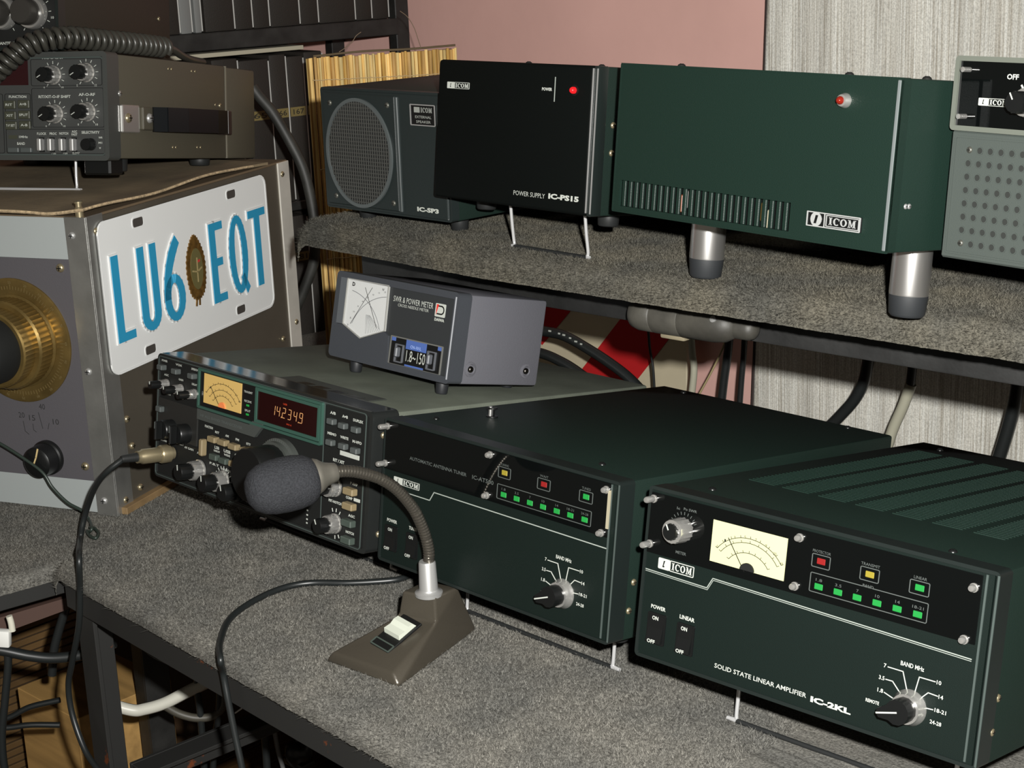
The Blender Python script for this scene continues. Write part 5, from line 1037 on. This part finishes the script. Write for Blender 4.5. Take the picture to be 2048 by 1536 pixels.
# microphone plug in the transceiver with its cord
CM = TM(*POSE['C'][:3])
def plug():
    a = CM @ Vector((27.5, -4, 25)); b = W(262, 921, 0); t = thing('microphone_plug', 'brass coloured microphone plug screwed into the transceiver front', 'plug', (0, 0, 0))
    d = (CM.to_3x3() @ Vector((-.05, -1, -.02))).normalized(); bm = NB(); lathe(bm, [(8.2, 0), (8.2, 8), (7.4, 9)], a, d, 28, .05, (0, 1)); part('lock_ring', bm, M_nickel, t, 40)
    bm = NB(); lathe(bm, [(6.6, 8), (6.6, 26), (5.4, 28), (5.4, 31)], a, d, 24); part('shell', bm, M_nickel, t, 40); bm = NB(); lathe(bm, [(4.2, 30), (3.2, 44), (2.7, 46)], a, d, 16); part('strain_relief', bm, M_rubber, t, 40)
    e = a+d*44; return e
e = plug()
zf = -10
pts = [e, W(212, 945, 72), W(190, 975, 52), W(176, 1010, 28), W(165, 1050, 8), W(160, 1085, -4)]
lp = Vector((-596, -50, 0)); ln = (math.sin(DA), -math.cos(DA), 0)
pts += [V(x, y, Vector((-590, -72, 0)), ln) for x, y in ((158, 1110), (160, 1180), (158, 1250), (145, 1320), (137, 1370), (145, 1430), (170, 1500), (200, 1545))]
cable('plug_lead', pts, 2.7, M_cable, 'black cord running from the brass plug down behind the desk corner to the floor')
pts = [V(x, y, LT @ Vector((0, -26, 0)), (math.sin(LP[1]), -math.cos(LP[1]), 0)) for x, y in ((-30, 872), (0, 887), (45, 915), (85, 945), (105, 975), (135, 1005), (165, 1022), (178, 1040))]+[W(184, 1056, -5), W(178, 1064, -9), W(174, 1062, -9), W(180, 1072, -9), W(192, 1076, -9), W(197, 1066, -8), W(188, 1056, -7), W(180, 1055, -9)]
cable('thin_wire', pts, 1.5, mat('dark_green_wire', (.02, .03, .024), .4), 'thin dark green wire hanging in front of the tuner box ending in a loop', 'wire')
# ---- cables behind the shelf and desk
P7 = ((0, 720, 0), (0, 1, 0)); P6 = ((0, 640, 0), (0, 1, 0)); v7 = lambda *l: [V(x, y, *P7) for x, y in l]; v6 = lambda *l: [V(x, y, *P6) for x, y in l]
vt0 = lambda pl, *l: [V(x, y, *pl) for x, y in l]
M_cream = mat('cream_cable', (.36, .35, .27), .45)
cable('coaxial_cable', v6((1040, 655), (1092, 663), (1130, 672), (1180, 700), (1225, 730), (1260, 758), (1300, 800)), 6.2, M_cable, 'thick black cable with white printing beside the meter')
bm = NB()
for k, (x, y) in enumerate(((1100, 662), (1118, 667), (1128, 670), (1140, 676), (1152, 683), (1162, 688))):
    q = V(x, y, (0, 633, 0), (0, 1, 0)); box(bm, q.x-2.2+(k % 2), q.x+1.6, 632.5, 633.4, q.z-.9, q.z+.9)
o = part('cable_printing', bm, M_white, bpy.data.objects['coaxial_cable'], 0)
cable('coaxial_cable', v6((1040, 700), (1085, 707), (1120, 722), (1150, 740), (1190, 770)), 6.2, M_cable, 'thick black cable below the printed one beside the meter')
cable('black_wire', v7((1293, 600), (1299, 690), (1306, 735), (1310, 800)), 1.6, M_cable, 'thin black wire in front of the red striped board', 'wire')
cable('cream_cable', v7((1378, 600), (1384, 700), (1388, 740), (1382, 800)), 4.2, M_cream, 'cream cable at the right edge of the striped board')
cable('tan_wire', v7((1470, 620), (1448, 690), (1425, 740), (1392, 800)), 1.2, mat('tan_wire', (.33, .27, .14), .6), 'thin tan wire slanting in front of the pink wall', 'wire')
cable('black_cable', v7((1465, 600), (1456, 700), (1448, 760), (1440, 830)), 5, M_cable, 'black cable hanging before the pink wall, left of a thinner one')
cable('black_cable', v7((1492, 600), (1488, 700), (1483, 760), (1478, 830)), 3.4, M_cable, 'thinner black cable hanging before the pink wall next to the curtain edge')
cable('black_cable', v7((1745, 640), (1733, 740), (1715, 790), (1680, 832), (1630, 880)), 6.5, M_cable, 'thick black cable curving down before the curtain to the tuner')
cable('cream_cable', v7((1822, 768), (1806, 812), (1785, 860), (1770, 910)), 6, M_cream, 'cream cable slanting before the curtain')
cable('black_cable', v7((1828, 660), (1826, 720), (1820, 772)), 5, M_cable, 'short black cable end above the slanting cream cable')
cable('black_cable', v7((2042, 700), (2032, 790), (2018, 850), (1998, 915), (1975, 980)), 7, M_cable, 'thick black cable at the far right before the curtain')
# thick cable from the olive transceiver's back
pc = ((-860, 470, 0), (.55, -.83, 0)); vc = lambda *l: [V(x, y, *pc) for x, y in l]
cable('power_lead', vc((505, 175), (520, 195), (545, 225), (575, 275), (605, 335), (622, 400), (630, 460), (628, 520), (612, 570), (595, 610), (560, 690), (540, 760)), 6.5, mat('dusty_black_cable', (.022, .022, .019), .55, var=.4, vscale=50), 'thick black lead looping behind the aluminium box and olive transceiver')
mp = ((-880, 560, 0), (math.sin(math.radians(65.15)), -math.cos(math.radians(65.15)), 0))
cable('hair_wire', vt0(mp, (800, 22), (815, 34), (828, 55), (836, 78), (842, 96)), .45, mat('fine_copper', (.16, .11, .07), .5), 'fine wire curling from the bookcase post down to the reed mat', 'wire')
cable('hair_wire', vt0(mp, (722, 64), (712, 72), (704, 84), (690, 96), (678, 104)), .45, MATS['fine_copper'], 'short fine wire sticking up from the top of the reed mat', 'wire')
# ---- tube clamped under the shelf front
def tube_lamp():
    t = thing('clip_tube', 'dusty grey plastic tube clipped along the front edge of the shelf', 'tube', (0, 0, 0)); pl = ((0, 247, 0), (0, 1, 0)); a = V(1270, 624, *pl); b = V(1462, 652, *pl); d = (b-a); ln = d.length; d.normalize()
    G = mat('dusty_dark_plastic', (.048, .045, .037), .55, var=.35, vscale=40, bump=.2, bscale=150)
    bm = NB(); lathe(bm, [(2, -3), (8, -1.5), (12.5, 2), (14, 8), (14, 22), (13, 23)], a, d, 32); part('end_cap', bm, G, t, 50)
    bm = NB(); lathe(bm, [(13, 23), (14.2, 24), (14.2, 50), (13.8, 51)], a, d, 32); part('body', bm, G, t, 50)
    bm = NB(); lathe(bm, [(13.8, 51), (14.5, 52), (14.5, ln-14), (13, ln-3), (9, ln+4), (2, ln+7)], a, d, 32); part('body', bm, G, t, 50)
    bm = NB(); c = a+d*(ln+2); lathe(bm, [(9, 0), (9, 14), (7, 18), (3, 20)], c+Vector((0, 3, -1)), d, 24); part('tail', bm, G, t, 50)
    bm = NB(); lathe(bm, [(2.6, 0), (2.6, 3), (.1, 3.4)], a+d*(ln-8)+Vector((0, -10, 6)), (0, -1, .4), 14); part('rivet', bm, M_steel, t, 50)
    q = a+d*30; bm = NB(); box(bm, q.x-2, q.x+22, q.y-4, q.y+8, q.z-17, q.z-11, 1.5, 2); part('tape_tab', bm, mat('tan_tape', (.20, .17, .11), .7), t, 40)
    return t
tube_lamp()
# ================================================================== UNDER THE DESKS
def cabinet():
    t = thing('slatted_cabinet', 'low brown wooden cabinet with fine horizontal slats under the side desk', 'cabinet', (-1290, -420, -700)); m = mat('slat_wood', (.11, .062, .022), .55, var=.4, vscale=12)
    part('body', box(NB(), 0, 148, 0, 720, 0, 585, 1, 1), mat('cabinet_gap', (.03, .018, .008), .7), t, 0); bm = NB()
    for k in range(56): box(bm, 147.5, 151, 2, 718, 18+k*10, 26+k*10, .8, 1)
    o = part('slats', bm, m, t, 0); o['kind'] = 'stuff'
cabinet()
def crate():
    zt = -330; p = [W(45, 1369, zt), W(152, 1437, zt), W(356, 1365, zt)]; x0, x1 = p[0].x, p[1].x; y0, y1 = p[1].y, p[2].y
    t = thing('wooden_block_stack', 'stack of pale wooden boards standing on the floor under the desks', 'wood stack', ((x0+x1)/2, (y0+y1)/2, -700)); W2, D2 = (x1-x0)/2, (y1-y0)/2
    wd = [mat('pale_pine_%d' % i, c, .6, var=.25, vscale=10, stretch=(.5, 6, 6)) for i, c in enumerate([(.38, .235, .085), (.46, .27, .09), (.42, .25, .085)])]
    h = 370; k = 0; z = 0
    while z < h-1:
        hh = [30, 27, 32, 29, 33, 28, 34, 30, 127][k]; j = random.uniform(-1, 1)
        part('board', box(NB(), -W2+j, W2+j, -D2, D2, z, z+hh-.8, .8, 1), wd[k % 3], t, 0); z += hh; k += 1
crate()
def bx_at(name, label, cat, quad, plane, depth, m):
    q = [V(x, y, *plane) for x, y in quad]; n = Vector(plane[1]); bm = NB(); a = [bm.verts.new(v) for v in q]; b = [bm.verts.new(v-n*depth) for v in q]; bm.faces.new(a); bm.faces.new(b)
    for i in range(4): bm.faces.new((a[i], a[(i+1) % 4], b[(i+1) % 4], b[i]))
    return tag(part(name, bm, m, None, 0), label, cat)
bx_at('drawer_board', 'reddish brown wooden board under the side desk rail', 'board', [(-60, 1253), (152, 1190), (154, 1212), (-58, 1290)], ((-690, 0, 0), (1, -.16, 0)), 60, mat('red_brown_board', (.075, .042, .032), .6))
# white tag and plug at the left edge
tp = ((-660, -90, 0), (.8, -.6, 0))
def white_plug():
    t = thing('white_plug', 'white plastic plug hanging from a cable under the side desk', 'plug', (0, 0, 0)); Wm = mat('white_plastic', (.72, .72, .68), .5)
    a = V(18, 1232, *tp); b = V(25, 1262, *tp); bm = NB(); tube(bm, [a, V(22, 1245, *tp), b], 3.0, 8, 5); part('stem', bm, mat('ivory_stem', (.6, .58, .48), .5), t, 50)
    c = V(8, 1278, *tp); bm = NB(); box(bm, -14, 6, -4, 4, -7, 9, 1.5, 2, Matrix.Translation(c) @ Euler((0, .1, .7)).to_matrix().to_4x4()); part('body', bm, Wm, t, 40)
white_plug()
vt = lambda pl, *l: [V(x, y, *pl) for x, y in l]
PA = ((-640, -60, 0), (.75, -.66, 0)); PB = ((-720, 60, 0), (.75, -.66, 0)); PC = ((-620, 140, 0), (.75, -.66, 0))
cable('under_desk_cable', vt(PA, (-30, 1296), (10, 1302), (60, 1312), (110, 1316), (170, 1308), (230, 1285)), 5, M_cable, 'thick black cable sagging under the side desk rail')
cable('under_desk_cable', vt(PA, (14, 1300), (16, 1330), (10, 1400), (4, 1470), (8, 1530), (20, 1580)), 3.6, M_cable, 'black cable hanging vertically at the lower left edge')
cable('under_desk_cable', vt(PB, (132, 1215), (118, 1260), (108, 1300), (104, 1350)), 4.5, M_cable, 'dull black cable dropping behind the brown board')
cable('under_desk_cable', vt(PB, (-20, 1445), (20, 1434), (60, 1414), (120, 1400)), 3, M_cable, 'black cable running behind the wood stack, upper one')
cable('under_desk_cable', vt(PB, (-20, 1458), (20, 1455), (60, 1450), (120, 1450)), 3, M_cable, 'black cable running behind the wood stack, lower one')
cable('white_cable', vt(PC, (200, 1402), (262, 1420), (290, 1418), (330, 1406), (375, 1383), (420, 1360), (470, 1320)), 6.2, mat('white_cable', (.55, .54, .47), .4), 'thick off white cable curving under the desk rail')
cable('under_desk_cable', vt(PC, (395, 1330), (395, 1380), (400, 1420), (405, 1480), (410, 1560)), 3.6, M_cable, 'black cable hanging behind the white cable end')
cable('under_desk_cable', vt(PC, (330, 1412), (360, 1428), (395, 1436), (430, 1430), (448, 1405), (446, 1360)), 4.2, mat('grey_brown_cable', (.06, .055, .042), .5), 'grey brown cable looping below the white cable')
cable('under_desk_cable', vt(PC, (440, 1350), (438, 1420), (430, 1480), (425, 1560)), 3.4, M_cable, 'black cable hanging right of the grey brown loop')
cable('under_desk_cable', vt(PC, (250, 1262), (275, 1280), (300, 1305), (340, 1325), (390, 1340)), 3.0, M_cable, 'black cable tucked right under the front desk rail')
cable('under_desk_cable', vt(PC, (528, 1420), (530, 1470), (534, 1536), (536, 1600)), 4, M_cable, 'black cable hanging in front of the lower brace')
cable('under_desk_cable', vt(PC, (545, 1440), (556, 1500), (566, 1536), (580, 1600)), 2.4, mat('grey_wire', (.12, .12, .12), .4), 'thin grey cable hanging beside the transformer', 'cable')
cable('under_desk_wire', vt(PC, (470, 1426), (484, 1416), (497, 1404)), 1.0, M_wire, 'short bare wire end under the rail, left of its neighbour', 'wire')
cable('under_desk_wire', vt(PC, (502, 1452), (512, 1436), (522, 1424)), 1.0, M_wire, 'short bare wire end under the rail, right of its neighbour', 'wire')
def adapter():
    c = V(597, 1505, *PC); t = thing('plug_adapter', 'black mains adapter plug hanging under the desk rail', 'adapter', c); bm = NB(); lathe(bm, [(12, -8), (14, -2), (13, 8), (8, 13), (.1, 14)], (0, 0, 0), (.1, -.1, 1), 28); part('body', bm, M_black, t, 50)
    bm = NB(); box(bm, -15, 15, -9, 9, -14, -7, 2, 2); part('flange', bm, M_black, t, 40)
    for x in (-5, 5): part('pin', box(NB(), x-1.2, x+1.2, -1.5, 1.5, -30, -14), M_mblack, t, 0)
    bm = NB(); tube(bm, [(0, 0, 12), (4, 8, 45), (2, 20, 90), (0, 30, 140)], 3, 8); part('lead', bm, M_cable, t, 50)
adapter()
